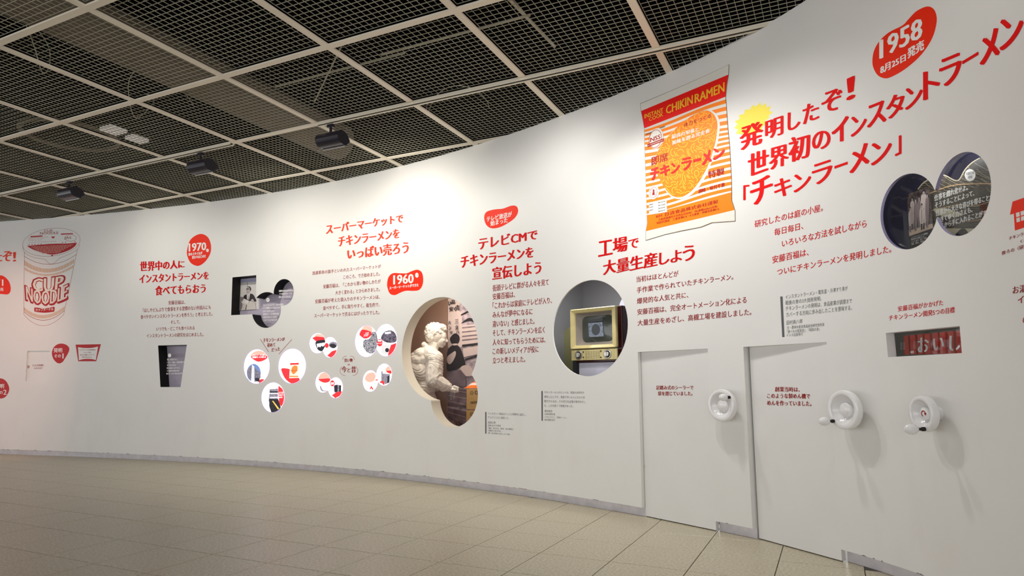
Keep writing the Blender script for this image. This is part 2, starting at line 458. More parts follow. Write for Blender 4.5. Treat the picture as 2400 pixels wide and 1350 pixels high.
# doors: flat leaves standing in the curved wall
M_DOOR = mat('white_door_paint', (.79, .78, .76), .40, .35, .02, 3.)
M_GAP = mat('dark_gap', (.01, .01, .01), .9)
DS = {}
for nm, D, ol, orr in (('door_1', D1, -.035, -.012), ('door_2', D2, -.045, -.006)):
    g0 = .004 if nm == 'door_1' else .011
    A = WALL.w(D[0] + g0, 0, ol); B = WALL.w(D[1] - .003, 0, orr)
    ps = PlaneSurf(0, O=(A.x, A.y), T=(B.x - A.x, B.y - A.y)); L = (B - A).length; DS[nm] = ps
    V = [ps.w(u, z, o_) for o_ in (0, -.03) for u, z in ((0, .006), (L, .006), (L, D[3] + .03), (0, D[2] + .03))]
    structure(mk(nm, V, [(3, 2, 1, 0), (4, 5, 6, 7), (0, 1, 5, 4), (1, 2, 6, 5), (2, 3, 7, 6), (3, 0, 4, 7)], M_DOOR))
    o = mk('threshold_gap', [ps.w(u, z, -.034) for u, z in ((-.05, 0), (L - .02, 0), (L - .02, D[2] + .05), (-.05, D[2] + .05))], [(0, 1, 2, 3)], M_GAP); o.parent = bpy.data.objects[nm]

# ---- ceiling: beams, egg-crate panels, dark void
GY, GOX, GOY, GS = -.4514, -1.8022 * H, 3.4942 * H, 1.0703 * H
def cnode(a, b): return (GOX + GS * (-b * math.cos(GY) - a * math.sin(GY)), GOY + GS * (-b * math.sin(GY) + a * math.cos(GY)))
M_VOID = mat('black_ceiling_void', (.002, .002, .002), .95, 0.)
M_BEAM = mat('cream_metal_beam', (.80, .73, .60), .45, .4, .03, 3.)
M_GRATE = mat('grey_grating', (.38, .36, .27), .5, .4, .05, 3.)
bz = ZT + 1.1
bm = bmesh.new()
x0, x1, y0, y1 = -17, 7, -5, 15
V = [bm.verts.new(v) for v in ((x0, y0, bz), (x1, y0, bz), (x1, y1, bz), (x0, y1, bz), (x0, y0, ZT + .05), (x1, y0, ZT + .05), (x1, y1, ZT + .05), (x0, y1, ZT + .05))]
for f in ((0, 1, 2, 3), (0, 4, 5, 1), (1, 5, 6, 2), (2, 6, 7, 3), (3, 7, 4, 0)): bm.faces.new([V[i] for i in f])
ceil = structure(frombm('ceiling', bm, M_VOID))
BW = .048                                                    # beam width
A0, A1, B0, B1 = -5, 6, -6, 10
def box_bm(bm, c, ux, sx, sy, z0, z1):
    ux = Vector((ux[0], ux[1], 0)).normalized(); uy = Vector((-ux.y, ux.x, 0)); c = Vector((c[0], c[1], 0)); vs = []
    for z in (z0, z1):
        for a, b in ((-1, -1), (1, -1), (1, 1), (-1, 1)): vs.append(bm.verts.new(c + ux * a * sx / 2 + uy * b * sy / 2 + Vector((0, 0, z))))
    for f in ((3, 2, 1, 0), (4, 5, 6, 7), (0, 1, 5, 4), (1, 2, 6, 5), (2, 3, 7, 6), (3, 0, 4, 7)): bm.faces.new([vs[i] for i in f])
for a in range(A0, A1 + 1):                                  # long runners
    p, q = cnode(a, B0), cnode(a, B1); bm = bmesh.new()
    box_bm(bm, ((p[0] + q[0]) / 2, (p[1] + q[1]) / 2), (q[0] - p[0], q[1] - p[1]), math.hypot(q[0] - p[0], q[1] - p[1]), BW, ZT, ZT + .012)
    frombm('ceiling_beam', bm, M_BEAM, ceil)
cross = None
def rotloc(o, c, z): o.location = (c[0], c[1], z); o.rotation_euler = (0, 0, GY); return o
cm = None; gm = None
N = 20
for a in range(A0, A1):
    for b in range(B0, B1 + 1):
        p, q = cnode(a, b), cnode(a + 1, b); c = ((p[0] + q[0]) / 2, (p[1] + q[1]) / 2)
        if cm is None:
            bm = bmesh.new(); box_bm(bm, (0, 0), (0, 1), GS - BW, BW, 0, .012); o = frombm('cross_beam', bm, M_BEAM, ceil); cm = o.data
        else: o = bpy.data.objects.new('cross_beam', cm); col.objects.link(o); o.parent = ceil
        rotloc(o, c, ZT + .001)
        if b == B1: continue
        p, q = cnode(a, b), cnode(a + 1, b + 1); c = ((p[0] + q[0]) / 2, (p[1] + q[1]) / 2)
        if wall_r(*c) < -.8: continue
        if gm is None:
            bm = bmesh.new(); w = GS - BW - .012; t = .0024
            for k in range(N + 1):
                v = -w / 2 + w * k / N
                box_bm(bm, (0, v), (1, 0), w, t, 0, .004); box_bm(bm, (v, 0), (0, 1), w, t, .001, .005)
            o = frombm('grating_panel', bm, M_GRATE, ceil); gm = o.data
        else: o = bpy.data.objects.new('grating_panel', gm); col.objects.link(o); o.parent = ceil
        rotloc(o, c, ZT + .022)
# ducts, pipes and loose cables above the grating
def gp(a, b, z): p = cnode(a, b); return Vector((p[0], p[1], z))
def tube(name, P, r, m, parent=None, seg=8, closed=False):
    c = bpy.data.curves.new(name, 'CURVE'); c.dimensions = '3D'; s = c.splines.new('POLY'); s.points.add(len(P) - 1)
    for i, p in enumerate(P): s.points[i].co = (*p, 1)
    s.use_cyclic_u = closed; c.bevel_depth = r; c.bevel_resolution = max(1, seg // 4); c.use_fill_caps = True
    o = bpy.data.objects.new(name, c); col.objects.link(o); dg = bpy.context.evaluated_depsgraph_get()
    me = bpy.data.meshes.new_from_object(o.evaluated_get(dg)); bpy.data.objects.remove(o); bpy.data.curves.remove(c)
    me.materials.clear(); me.materials.append(m); me.polygons.foreach_set('use_smooth', [True] * len(me.polygons))
    o = bpy.data.objects.new(name, me); col.objects.link(o)
    if parent: o.parent = parent
    return o
M_DUCT = mat('brown_duct_wrap', (.17, .14, .105), .7, .2, .08, 2.)
M_PIPE = mat('pale_conduit', (.50, .48, .36), .5)
for i, (p, q, r, lab) in enumerate(((gp(-.6, 1.93, ZT + .42), gp(3.3, 1.87, ZT + .42), .20, 'wide brown air duct above the grating, left of the middle'),
                         (gp(-1.6, .1, ZT + .55), gp(.15, .72, ZT + .55), .18, 'dark brown air duct above the grating at the top of the frame'))):
    o = tube('air_duct', [p, p.lerp(q, .5), q], r, M_DUCT, seg=24); tag(o, lab, 'duct')
for i, (P, r, lab) in enumerate((([gp(1.6, -.2, ZT + .2), gp(1.6, 1.1, ZT + .2)], .008, 'pale conduit crossing above the grating left of the centre'),
                      ([gp(1.25, .1, ZT + .16), gp(1.9, .95, ZT + .16)], .006, 'thin pale conduit running askew above the grating near the middle spotlight'),
                      ([gp(1.45, -.1, ZT + .14), gp(1.45, -1.3, ZT + .14)], .010, 'bright conduit behind the grating right of the centre'),
                      ([gp(1.05, -1.2, ZT + .2), gp(2.0, -1.25, ZT + .2)], .012, 'pale rail above the grating in front of the right spotlight track'))):
    tag(tube('conduit', P, r, M_PIPE, seg=8), lab, 'pipe')
for i, (a, b, h_, lab) in enumerate(((.35, 2.6, .5, 'pale looped cable hanging inside the ceiling at the far left'), (1.4, 2.75, .4, 'pale cable looping above the grating below the left beam crossing'),
                        (2.6, .35, .35, 'white cable arcing above the grating near the wall'), (3.0, -1.6, .3, 'pale cable bundle lying on the grating beside the wall top'))):
    P = [gp(a + .22 * math.sin(k * .5 + i), b - .05 * k, ZT + .06 + h_ * abs(math.cos(k * .33))) for k in range(14)]
    tag(tube('ceiling_cable', smooth_loop(P, 4, False), .004, M_PIPE, seg=4), lab, 'cable')

# fittings glimpsed above the grating: two pale service lamps and a round duct mouth
def sky(px, py, z): r = ray(px, py); t = (z - H) / r[2]; return Vector((r[0] * t, r[1] * t, z))
M_LAMPW = mat('pale_service_lamp', (.75, .70, .66), .4, emit=.3)
for i, (px, py, w_, lab) in enumerate(((266, 308, .17, 'left of two pale service lamps glimpsed above the grating'), (321, 329, .13, 'right, smaller of two pale service lamps glimpsed above the grating'))):
    c = sky(px, py, ZT + .12); bm = bmesh.new(); box_bm(bm, (c.x, c.y), (math.cos(GY), math.sin(GY)), w_, .16, ZT + .12, ZT + .15); tag(frombm('service_lamp', bm, M_LAMPW), lab, 'lamp')
c = sky(165, 318, ZT + .25); P = [c + Vector((.42 * math.cos(t), .42 * math.sin(t), 0)) for t in np.linspace(0, 2 * math.pi, 40, endpoint=False)]
tag(tube('duct_mouth', P, .022, M_DUCT, None, 8, True), 'round rim of a duct mouth above the grating at left', 'duct')

# ================================================================ LETTERING ON THE WALL
# -- heading about the invention (every character placed as cut)
big1 = [('発', 42, 955, 182, 905, 150, 145), ('明', 203, 885, 310, 850, 118, 118), ('し', 345, 832, 418, 802, 118, 100), ('た', 440, 790, 537, 750, 120, 115),
        ('ぞ', 560, 725, 684, 682, 135, 132), ('！', 718, 640, 765, 618, 140, 140)]
big2 = [('世', 190, 998, 434, 908, 290, 270, C58b), ('界', 455, 915, 688, 838, 275, 262, C58b), ('初', 703, 822, 957, 742, 315, 305, C58b), ('の', 1000, 672, 1216, 622, 240, 222, C58b),
        ('イ', 625, 912, 723, 882, 155, 150), ('ン', 745, 868, 838, 832, 128, 105), ('ス', 848, 812, 962, 768, 138, 140), ('タ', 970, 760, 1077, 715, 145, 132), ('ン', 1090, 698, 1192, 655, 138, 115),
        ('ト', 1205, 635, 1300, 600, 178, 165), ('ラ', 1308, 560, 1437, 508, 178, 180), ('ー', 1450, 406, 1546, 348, 20, 20), ('メ', 1565, 415, 1677, 370, 205, 200), ('ン', 1690, 322, 1827, 268, 195, 180)]
big3 = [('「', 128, 1292, 190, 1280, 188, 182, C58b), ('チ', 110, 1308, 240, 1258, 165, 158), ('キ', 520, 1268, 727, 1218, 235, 228, C58b), ('ン', 765, 1198, 972, 1135, 228, 190, C58b),
        ('ラ', 1000, 1112, 1241, 1035, 262, 265, C58b), ('ー', 1280, 893, 1437, 838, 34, 34, C58b), ('メ', 738, 1100, 853, 1050, 160, 152), ('ン', 873, 1050, 996, 1005, 140, 130), ('」', 1026, 988, 1057, 972, 120, 116)]
M_BIG = mat('bright_red_vinyl', (.80, .003, .003), .5, .12)
words('wall_heading', 'largest red Japanese heading, three slanting lines at upper right beside the yellow burst', 'lettering',
      [[big1, 42, 955], [big2, 190, 998], [big3, 128, 1292]], C58, M_BIG, bold=3)
# yellow burst behind its first character
tips = [(25, 450), (2, 380), (12, 295), (62, 215), (145, 142), (238, 85), (330, 55), (412, 62), (472, 98), (498, 175), (452, 245), (400, 330), (355, 425)]
bp = []
for i, p in enumerate(tips):
    bp.append(p)
    if i < len(tips) - 1:
        q = tips[i + 1]; mx, my = (p[0] + q[0]) / 2, (p[1] + q[1]) / 2; bp.append((mx + (255 - mx) * .17, my + (300 - my) * .17))
bp.append((200, 470))
M_YEL = mat('yellow_vinyl', (.95, .80, .09), .45)
o = Flat(WALL, .0004).poly(bp, crop=C58b).build('sun_burst', M_YEL)
tag(o, 'yellow spiky burst sticker behind the first red character at upper right', 'sticker')

words('wall_paragraph', 'dark red five-line paragraph under the largest heading, about the garden shed research', 'lettering', [
    ('研究したのは庭の小屋。', 38, 228, 712, 62, 70, 74), ('毎日毎日、', 232, 308, 518, 240, 70, 70), ('いろいろな方法を試しながら', 308, 422, 1145, 222, 72, 78),
    ('安藤百福は、', 213, 582, 572, 502, 74, 74), ('ついにチキンラーメンを発明しました。', 260, 702, 1388, 472, 72, 78)], CPA, M_RED, bold=1)
q1 = words('quote_print', 'grey eight-line quotation with a grey bar, below the garden shed paragraph', 'lettering', [
    ('インスタントラーメン・電気釜・冷凍すり身が', 342, 934, 958, 845, 42, 44), ('戦後の食の3大技術発明。', 342, 992, 698, 948, 44, 46), ('チキンラーメンの発明は、食品産業が調理まで', 345, 1050, 1000, 972, 46, 46),
    ('カバーする方向に歩み出したことを意味する。', 350, 1110, 1000, 1040, 46, 48), ('田村眞八郎', 353, 1187, 510, 1170, 42), ('元・農林水産省食品総合研究所所長', 357, 1232, 727, 1200, 33),
    ('「食べもの昭和史」「昭和の食」', 357, 1273, 680, 1245, 34), ('ドメス出版発行', 357, 1307, 515, 1294, 33)], CPA, M_TXG)
Flat(WALL, .0008).poly([(290, 908), (313, 905), (333, 1308), (310, 1311)], crop=CPA).build('side_bar', M_GREY, q1)

words('wall_heading', 'red two-line heading between the round television window and the orange noodle packet', 'lettering', [
    [[('工', 122, 322, 285, 290, 185, 180), ('場', 298, 285, 468, 245, 185, 178), ('で', 485, 228, 605, 205, 115, 112)], 122, 322],
    [[('大', 180, 545, 328, 510, 170, 168), ('量', 343, 518, 493, 480, 160, 160), ('生', 505, 492, 660, 455, 165, 165), ('産', 672, 465, 833, 430, 175, 172), ('し', 862, 425, 978, 392, 150, 140),
      ('よ', 1000, 398, 1130, 370, 145, 142), ('う', 1150, 380, 1285, 355, 185, 185)], 180, 545]], CFA, M_RED, bold=3)
words('wall_paragraph', 'dark red five-line paragraph right of the television window, above the left door', 'lettering', [
    ('当初はほとんどが', 580, 632, 1092, 562, 70, 76), ('手作業で作られていたチキンラーメン。', 585, 765, 1758, 600, 72, 76), ('爆発的な人気と共に、', 588, 897, 1212, 820, 72, 74),
    ('安藤百福は、完全オートメーション化による', 592, 1030, 1920, 885, 72, 82), ('大量生産をめざし、高槻工場を建設しました。', 595, 1163, 1978, 1030, 72, 80)], CFA, M_DRED, bold=1)

words('wall_heading', 'dark red three-line heading below the small orange bean badge, left of the television window', 'lettering', [
    ('テレビCMで', 472, 262, 808, 200, 72, 60), ('チキンラーメンを', 370, 367, 785, 303, 75, 64), ('宣伝しよう', 552, 433, 830, 397, 72, 74)], CCM, M_RED, bold=3)
words('wall_paragraph', 'dark red nine-line paragraph between the statue window and the television window', 'lettering', [
    ('街頭テレビに群がる人々を見て', 552, 500, 874, 462, 38, 36), ('安藤百福は、', 552, 548, 680, 533, 37), ('「これからは家庭にテレビが入り、', 552, 600, 892, 567, 38, 37), ('みんなが夢中になるに', 552, 652, 781, 632, 37),
    ('違いない」と感じました。', 552, 705, 792, 687, 37), ('そして、チキンラーメンを広く', 552, 757, 851, 737, 37), ('人々に知ってもらうためには、', 552, 810, 855, 794, 37), ('この新しいメディアが役に', 552, 862, 816, 849, 37),
    ('立つと考えました。', 552, 914, 739, 906, 36)], CCM, M_DRED, bold=1)
q2 = words('quote_print', 'small grey quotation with a bar, lower right of the statue window', 'lettering', [
    ('インスタント食品はテレビと同時代に誕生し、', 205, 612, 972, 642, 48), ('テレビとともに成長した。', 205, 690, 628, 708, 48), ('高田公理', 205, 795, 355, 800, 46), ('武庫川女子大学教授', 205, 850, 462, 858, 37),
    ('「講座　食の文化・第5巻　食の情報化」', 205, 903, 715, 927, 37), ('『情報化と食の文化』', 205, 952, 468, 964, 36), ('（財）味の素食の文化センター発行', 205, 1000, 648, 1032, 36)], CQ, M_TXG)
Flat(WALL, .0008).poly([(148, 562), (173, 562), (173, 998), (148, 998)], crop=CQ).build('side_bar', M_GREY, q2)
q3 = words('quote_print', 'small grey quotation with a bar, below the round television window', 'lettering', [
    ('チキンラーメンのヒットは、家庭の台所を外', 1337, 190, 2138, 197, 48), ('部化したんです。家庭で作ったらどれだけ手', 1337, 280, 2152, 297, 50), ('間がかかるか。その労力を企業が肩代わりし', 1337, 370, 2168, 386, 52),
    ('た。しかも安くて栄養があった。', 1337, 457, 1915, 470, 52), ('奥村彪生', 1340, 565, 1500, 570, 48), ('伝承料理研究家', 1340, 622, 1555, 628, 38), ('「アサヒグラフ」「即席ラーメン」', 1340, 682, 1785, 697, 38), ('朝日新聞社発行', 1340, 737, 1555, 744, 38)], CQ, M_TXG)
Flat(WALL, .0008).poly([(1277, 140), (1305, 140), (1306, 738), (1280, 738)], crop=CQ).build('side_bar', M_GREY, q3)

M_ORR = mat('orange_red_vinyl', (.76, .045, .012), .45, .2)
words('wall_heading', 'orange-red three-line heading above the supermarket paragraph, left of the 1960 badge', 'lettering', [
    ('スーパーマーケットで', 203, 315, 1010, 188, 108, 92), ('チキンラーメンを', 330, 447, 972, 352, 118, 104), ('いっぱい売ろう', 428, 578, 1068, 512, 112, 128)], C60, M_ORR, bold=3)
words('wall_paragraph', 'red seven-line right-aligned paragraph left of the 1960 badge', 'lettering', [
    ('流通革命の旗手といわれたスーパーマーケットが', 53, 742, 778, 668, 40), ('このころ、でき始めました。', 382, 785, 768, 748, 42), ('安藤百福は、「これから買い物のしかたが', 170, 885, 775, 828, 43),
    ('大きく変わる」とひらめきました。', 298, 950, 768, 912, 43), ('安藤百福が考えた袋入りのチキンラーメンは、', 85, 1042, 765, 992, 44), ('並べやすく、手に取りやすく、衛生的で、', 168, 1112, 763, 1073, 43),
    ('スーパーマーケットで売るにはぴったりでした。', 75, 1192, 763, 1155, 43)], C60, M_DRED, bold=1)

words('wall_heading', 'red three-line heading at left, below and left of the round 1970 badge', 'lettering', [
    ('世界中の人に', 98, 328, 446, 297, 82, 62), ('インスタントラーメンを', 92, 422, 638, 388, 74, 64), ('食べてもらおう', 218, 516, 613, 494, 76, 72)], C70, M_RED, bold=3)
words('wall_paragraph', 'dark red six-line centred paragraph at left, above the cup-shaped recess', 'lettering', [
    ('安藤百福は、', 320, 589, 452, 583, 32), ('「はしやどんぶりで食事をする習慣のない外国人にも', 118, 650, 655, 624, 33), ('食べやすいインスタントラーメンを作ろう」と考えました。', 100, 702, 668, 676, 33),
    ('そして、', 338, 743, 413, 738, 31), ('いつでも・どこでも食べられる', 225, 796, 527, 786, 31), ('インスタントラーメンの研究をはじめました。', 148, 850, 597, 838, 32)], C70, M_DRED, bold=1)
sl = words('wall_caption', 'small dark red caption between two slanted strokes above the three round light boxes', 'lettering', [
    ('チキンラーメンが', 365, 687, 553, 672, 42, 32), ('初めて', 400, 727, 470, 722, 36), ('だった', 437, 769, 512, 758, 36)], C6, M_DRED, bold=2)
for P in ([(338, 655), (411, 768)], [(616, 658), (500, 788)]): Flat(WALL, .0008).quads(stroke(P, 3.5), C6).build('stroke', M_DRED, sl)
sh = words('wall_caption', 'small dark red bracketed caption in the middle of the four paired light boxes', 'lettering', [
    ('買い物', 597, 668, 713, 664, 52), ('の', 645, 718, 675, 718, 30), [[('今', 557, 818, 628, 815, 90, 90), ('と', 642, 812, 682, 811, 58, 58), ('昔', 697, 818, 762, 816, 90, 90)], 557, 818]], CDB, M_DRED, bold=2)
for cx, cy, rx, ry, t0, t1 in ((620, 635, 48, 55, 180, 285), (692, 635, 48, 55, 255, 360), (610, 790, 76, 70, 90, 235), (715, 790, 76, 70, -55, 90)):
    Flat(WALL, .0008).quads(stroke([(cx + rx * math.cos(math.radians(t)), cy + ry * math.sin(math.radians(t))) for t in np.linspace(t0, t1, 12)], 4), CDB).build('bracket', M_DRED, sh)

words('wall_caption', 'red two-line caption above the slot with the red letter strips', 'lettering', [
    ('安藤百福がかかげた', 378, 342, 1272, 215, 108, 112), ('チキンラーメン開発5つの目標', 200, 522, 1500, 362, 108, 118)], CRO, M_RED, bold=1)
# door captions sit on the door leaves
words('door_caption', 'dark red two-line caption on the left door', 'lettering', [('足踏み式のシーラーで', 140, 298, 350, 297, 24), ('袋を閉じていました。', 150, 331, 345, 331, 24)], CDR, M_DRED, bold=2, surf=DS['door_1'])
words('door_caption', 'dark red three-line caption on the right door', 'lettering', [('創業当時は、', 812, 308, 952, 310, 27), ('このような製めん機で', 768, 346, 1010, 348, 28), ('めんを作っていました。', 768, 386, 1018, 391, 29)], CDR, M_DRED, bold=2, surf=DS['door_2'])
# far left pieces
words('wall_heading', 'orange-red end of a heading cut off by the left edge of the photo', 'lettering', [[[('た', -165, 462, 45, 442, 250, 240), ('ぞ', 75, 450, 290, 428, 258, 235), ('！', 325, 448, 385, 440, 225, 225)], 75, 450]], CLE, M_ORR, bold=3)
words('wall_caption', 'small dark red caption under the red house sign at the right edge', 'lettering', [
    ('チキンラーメンの', 165, 487, 420, 405, 32, 34), ('くわしい話は', 262, 512, 460, 460, 30), ('後ろの〈研究小屋〉', 103, 614, 420, 520, 34, 38)], CRT, M_DRED, bold=1)
words('wall_caption', 'dark red caption at the right edge below the red house sign', 'lettering', [('お湯をかけて', 197, 947, 560, 890, 66, 70), ('インスタント', 242, 1030, 600, 990, 68, 72), ('（', 283, 1200, 305, 1195, 56)], CRT, M_DRED, bold=1)

# ---- badges (bean stickers with lettering)
def badge(label, outline, crop, m, off=.0005, rim=True):
    P = smooth_loop(outline, 5)
    a, b = WALL.px(*crop.p(*outline[0])); root = thing('bean_badge', label, 'sticker', None, WALL.w(a, b))
    Flat(WALL, off).poly(P, crop=crop).build('sticker_base', m, root); return root
b = badge('large bright red bean sticker with 1958 at the upper right', [(80, 720), (100, 590), (170, 465), (290, 355), (460, 268), (540, 185), (640, 85), (770, 28), (850, 55), (888, 130), (893, 230), (850, 400), (760, 560), (640, 700), (480, 830), (330, 915), (240, 938), (150, 900), (95, 810)], CBG, M_BRED)
words('', '', '', [('1958', 180, 690, 705, 415, 235, 258), ('8月25日', 185, 888, 502, 715, 110, 92), ('発売', 528, 692, 732, 570, 128, 130)], CBG, M_WHITE, bold=3, off=.0011, parent=b)
b = badge('round glossy red badge reading 1970 over small white text', [(467, 160), (490, 80), (540, 38), (590, 29), (635, 58), (657, 120), (650, 185), (610, 248), (555, 281), (500, 260), (472, 210)], C70, M_BRED)
words('', '', '', [('1970', 483, 167, 617, 155, 64, 62), ('食のスタイルが', 478, 202, 588, 191, 25), ('変わりはじめた', 508, 227, 617, 215, 25)], C70, M_WHITE, bold=3, off=.0011, parent=b)
Flat(WALL, .0011).poly(ell(629, 158, 11, 13), crop=C70).build('disc', M_WHITE, b)
words('', '', '', [('ごろ', 622, 163, 637, 161, 8)], C70, M_BRED, bold=1, off=.0016, parent=b)
b = badge('red bean sticker reading 1960, above right of the paired light boxes', [(843, 830), (860, 760), (905, 722), (980, 722), (1050, 722), (1110, 697), (1165, 685), (1208, 712), (1224, 780), (1215, 850), (1180, 898), (1120, 908), (1040, 907), (980, 928), (925, 952), (875, 938), (850, 885)], C60, M_BRED)
words('', '', '', [('1960', 912, 840, 1120, 825, 98), ('スーパーマーケットができた', 868, 895, 1175, 862, 34)], C60, M_WHITE, bold=3, off=.0011, parent=b)
Flat(WALL, .0011).poly(ell(1157, 743, 18, 26), crop=C60).build('disc', M_WHITE, b)
words('', '', '', [('ごろ', 1144, 752, 1170, 749, 18)], C60, M_BRED, bold=1, off=.0016, parent=b)
b = badge('small orange-red bean sticker above the television advertising heading', [(503, 75), (515, 42), (560, 27), (610, 22), (660, 5), (690, 10), (698, 40), (680, 75), (640, 105), (590, 130), (545, 135), (515, 115)], CCM, M_BRED)
words('', '', '', [('テレビ放送が', 518, 99, 662, 68, 30), ('始まった', 540, 123, 638, 102, 30)], CCM, M_WHITE, bold=2, off=.0011, parent=b)
b = badge('red bean badge cut by the left edge, beside the big drinking-cup drawing', [(-28, 676), (-24, 655), (-5, 646), (8, 647), (20, 658), (25, 672), (24, 684), (17, 690), (0, 689), (-15, 692)], ID, M_BRED)
words('', '', '', [('1971', -290, 1032, 78, 1035, 155), ('発売', -70, 1168, 84, 1165, 85)], CLE, M_WHITE, bold=3, off=.0011, parent=b)
M_CRIM = mat('crimson_vinyl', (.50, .003, .006), .5)
b = badge('dark red bean sticker with the number 1 right of the small flap door', [(645, 290), (680, 180), (760, 110), (850, 92), (940, 115), (1000, 165), (1012, 225), (980, 310), (920, 410), (870, 480), (800, 512), (730, 480), (670, 400)], CFL, M_CRIM)
words('', '', '', [('発明', 685, 282, 862, 278, 94), ('その', 700, 397, 835, 390, 80), ('1', 870, 407, 890, 405, 108)], CFL, M_WHITE, bold=2, off=.0011, parent=b)
b = badge('dark red bean sticker with the number 2, cut by the left edge at the bottom', [(-20, 905), (-10, 890), (3, 887), (14, 893), (21, 906), (21, 917), (14, 929), (3, 934), (-10, 930), (-19, 918)], ID, M_CRIM)
words('', '', '', [('発明', -34, 1260, 29, 1257, 32), ('その', -34, 1302, 20, 1300, 26), ('2', 25, 1304, 48, 1303, 36)], C1, M_WHITE, bold=2, off=.0011, parent=b)
# cup-outline card
a_, b_ = WALL.px(*CFL.p(1145, 115)); b = thing('cup_card', 'dark red cup-outline sticker with four tiny text lines, right of the number 1 badge', 'sticker', None, WALL.w(a_, b_))
hole = smooth_loop([(1195, 168), (1300, 183), (1410, 187), (1520, 178), (1620, 155)], 4, False) + smooth_loop([(1570, 440), (1490, 420), (1400, 415), (1300, 422), (1215, 445)], 4, False)
Flat(WALL, .0005).poly([(1145, 115), (1680, 105), (1580, 465), (1200, 466)], [hole], crop=CFL).build('card_border', M_CRIM, b)
words('', '', '', [('カップヌードル研究開発の', 1230, 240, 1568, 237, 26), ('くわしい話は', 1310, 293, 1475, 290, 26), ('後ろの方●のシアターを', 1243, 345, 1540, 341, 27), ('見ればわかるよ。', 1278, 391, 1495, 388, 27)], CFL, M_DRED, bold=1, off=.0007, parent=b)
# red house sign at the right edge
a_, b_ = WALL.px(2375, 500); b = thing('house_sign', 'bright red house pictogram with a white window at the right edge', 'sticker', None, WALL.w(a_, b_))
Flat(WALL, .0005).poly([(173, 268), (195, 155), (400, 85), (470, 180), (440, 190), (440, 330), (215, 403), (206, 257)], [
    [(222, 252), (254, 243), (257, 280), (225, 290)], [(262, 240), (292, 231), (295, 268), (265, 277)], [(226, 297), (257, 288), (259, 325), (229, 333)], [(265, 285), (295, 276), (297, 313), (267, 322)]], crop=CRT).build('house_shape', M_BRED, b)

# ---- flap door at left
a_, b_ = WALL.px(*CFL.p(125, 250)); fd = thing('flap_door', 'small white square flap with red text set in the wall under the cup drawing', 'flap door', None, WALL.w(a_, b_))
FS_ = WallSurf(-.016)
Flat(FS_, 0).poly([(105, 225), (620, 218), (580, 915), (65, 918)], crop=CFL).build('flap_leaf', M_DOOR, fd)
words('', '', '', [('どんな容器に', 238, 573, 485, 569, 44), ('入れるか？', 265, 634, 455, 631, 44)], CFL, M_DRED, bold=1, off=.001, surf=FS_, parent=fd)
Flat(FS_, .001).poly(ell(152, 582, 26, 34), crop=CFL).build('finger_hole', mat('dusty_pink_knob', (.50, .32, .27), .6), fd)

# ================================================================ CUP NOODLE DRAWING
a_, b_ = WALL.px(120, 560); cup = thing('cup_drawing', 'tall line drawing of a lidded paper noodle cup printed on the wall at far left', 'drawing', None, WALL.w(a_, b_))
M_LINE = mat('brown_red_line', (.34, .07, .05), .6); M_GOLD = mat('ochre_band_print', (.62, .30, .10), .6); M_CRED = mat('cup_red_print', (.46, .015, .02), .6)
def q3p(P, n=24, t0=0, t1=1):
    return [tuple((1 - t) * (1 - 2 * t) * P[0][k] + 4 * t * (1 - t) * P[1][k] + t * (2 * t - 1) * P[2][k] for k in (0, 1)) for t in np.linspace(t0, t1, n)]
f = Flat(WALL, .0006)
lid = ell(453, 212, 379, 183, -34, 64)
f.quads(stroke(lid, 3.5, True), CCN)
f.quads(stroke(smooth_loop([(76, 250), (85, 320), (130, 375), (230, 415), (360, 437), (390, 460), (420, 490), (455, 499), (490, 488), (530, 450), (575, 415), (680, 375), (790, 310), (828, 240)], 5, False), 3.5), CCN)
for P, w in (([(98, 340), (92, 750), (90, 1165)], 4), ([(797, 300), (705, 735), (615, 1165)], 4), ([(100, 400), (430, 618), (780, 375)], 5), ([(92, 1130), (350, 1358), (622, 1115)], 6), ([(90, 1165), (335, 1460), (615, 1165)], 4)):
    if P[0][0] == P[1][0] or w == 4 and P[1][1] in (750, 735): f.quads(stroke(P, w), CCN)
    else: f.quads(stroke([((1 - t) ** 2 * P[0][0] + 2 * t * (1 - t) * P[1][0] + t * t * P[2][0], (1 - t) ** 2 * P[0][1] + 2 * t * (1 - t) * P[1][1] + t * t * P[2][1]) for t in np.linspace(0, 1, 30)], w), CCN)
f.build('outline', M_LINE, cup)
def band(top, bot, n):
    A, B = q3p(top, 2 * n + 1), q3p(bot, 2 * n + 1); return [[A[2 * i], A[2 * i + 1], B[2 * i + 1], B[2 * i]] for i in range(n)]
for tb in ((((100, 452), (420, 560), (762, 425)), ((101, 518), (420, 612), (755, 482)), 34), (((103, 545), (415, 632), (752, 508)), ((104, 580), (415, 657), (745, 545)), 34), (((92, 1068), (350, 1172), (637, 1050)), ((94, 1118), (350, 1217), (628, 1100)), 30)):
    Flat(WALL, .0006).quads(band(*tb), CCN).build('stripe_band', M_GOLD, cup)
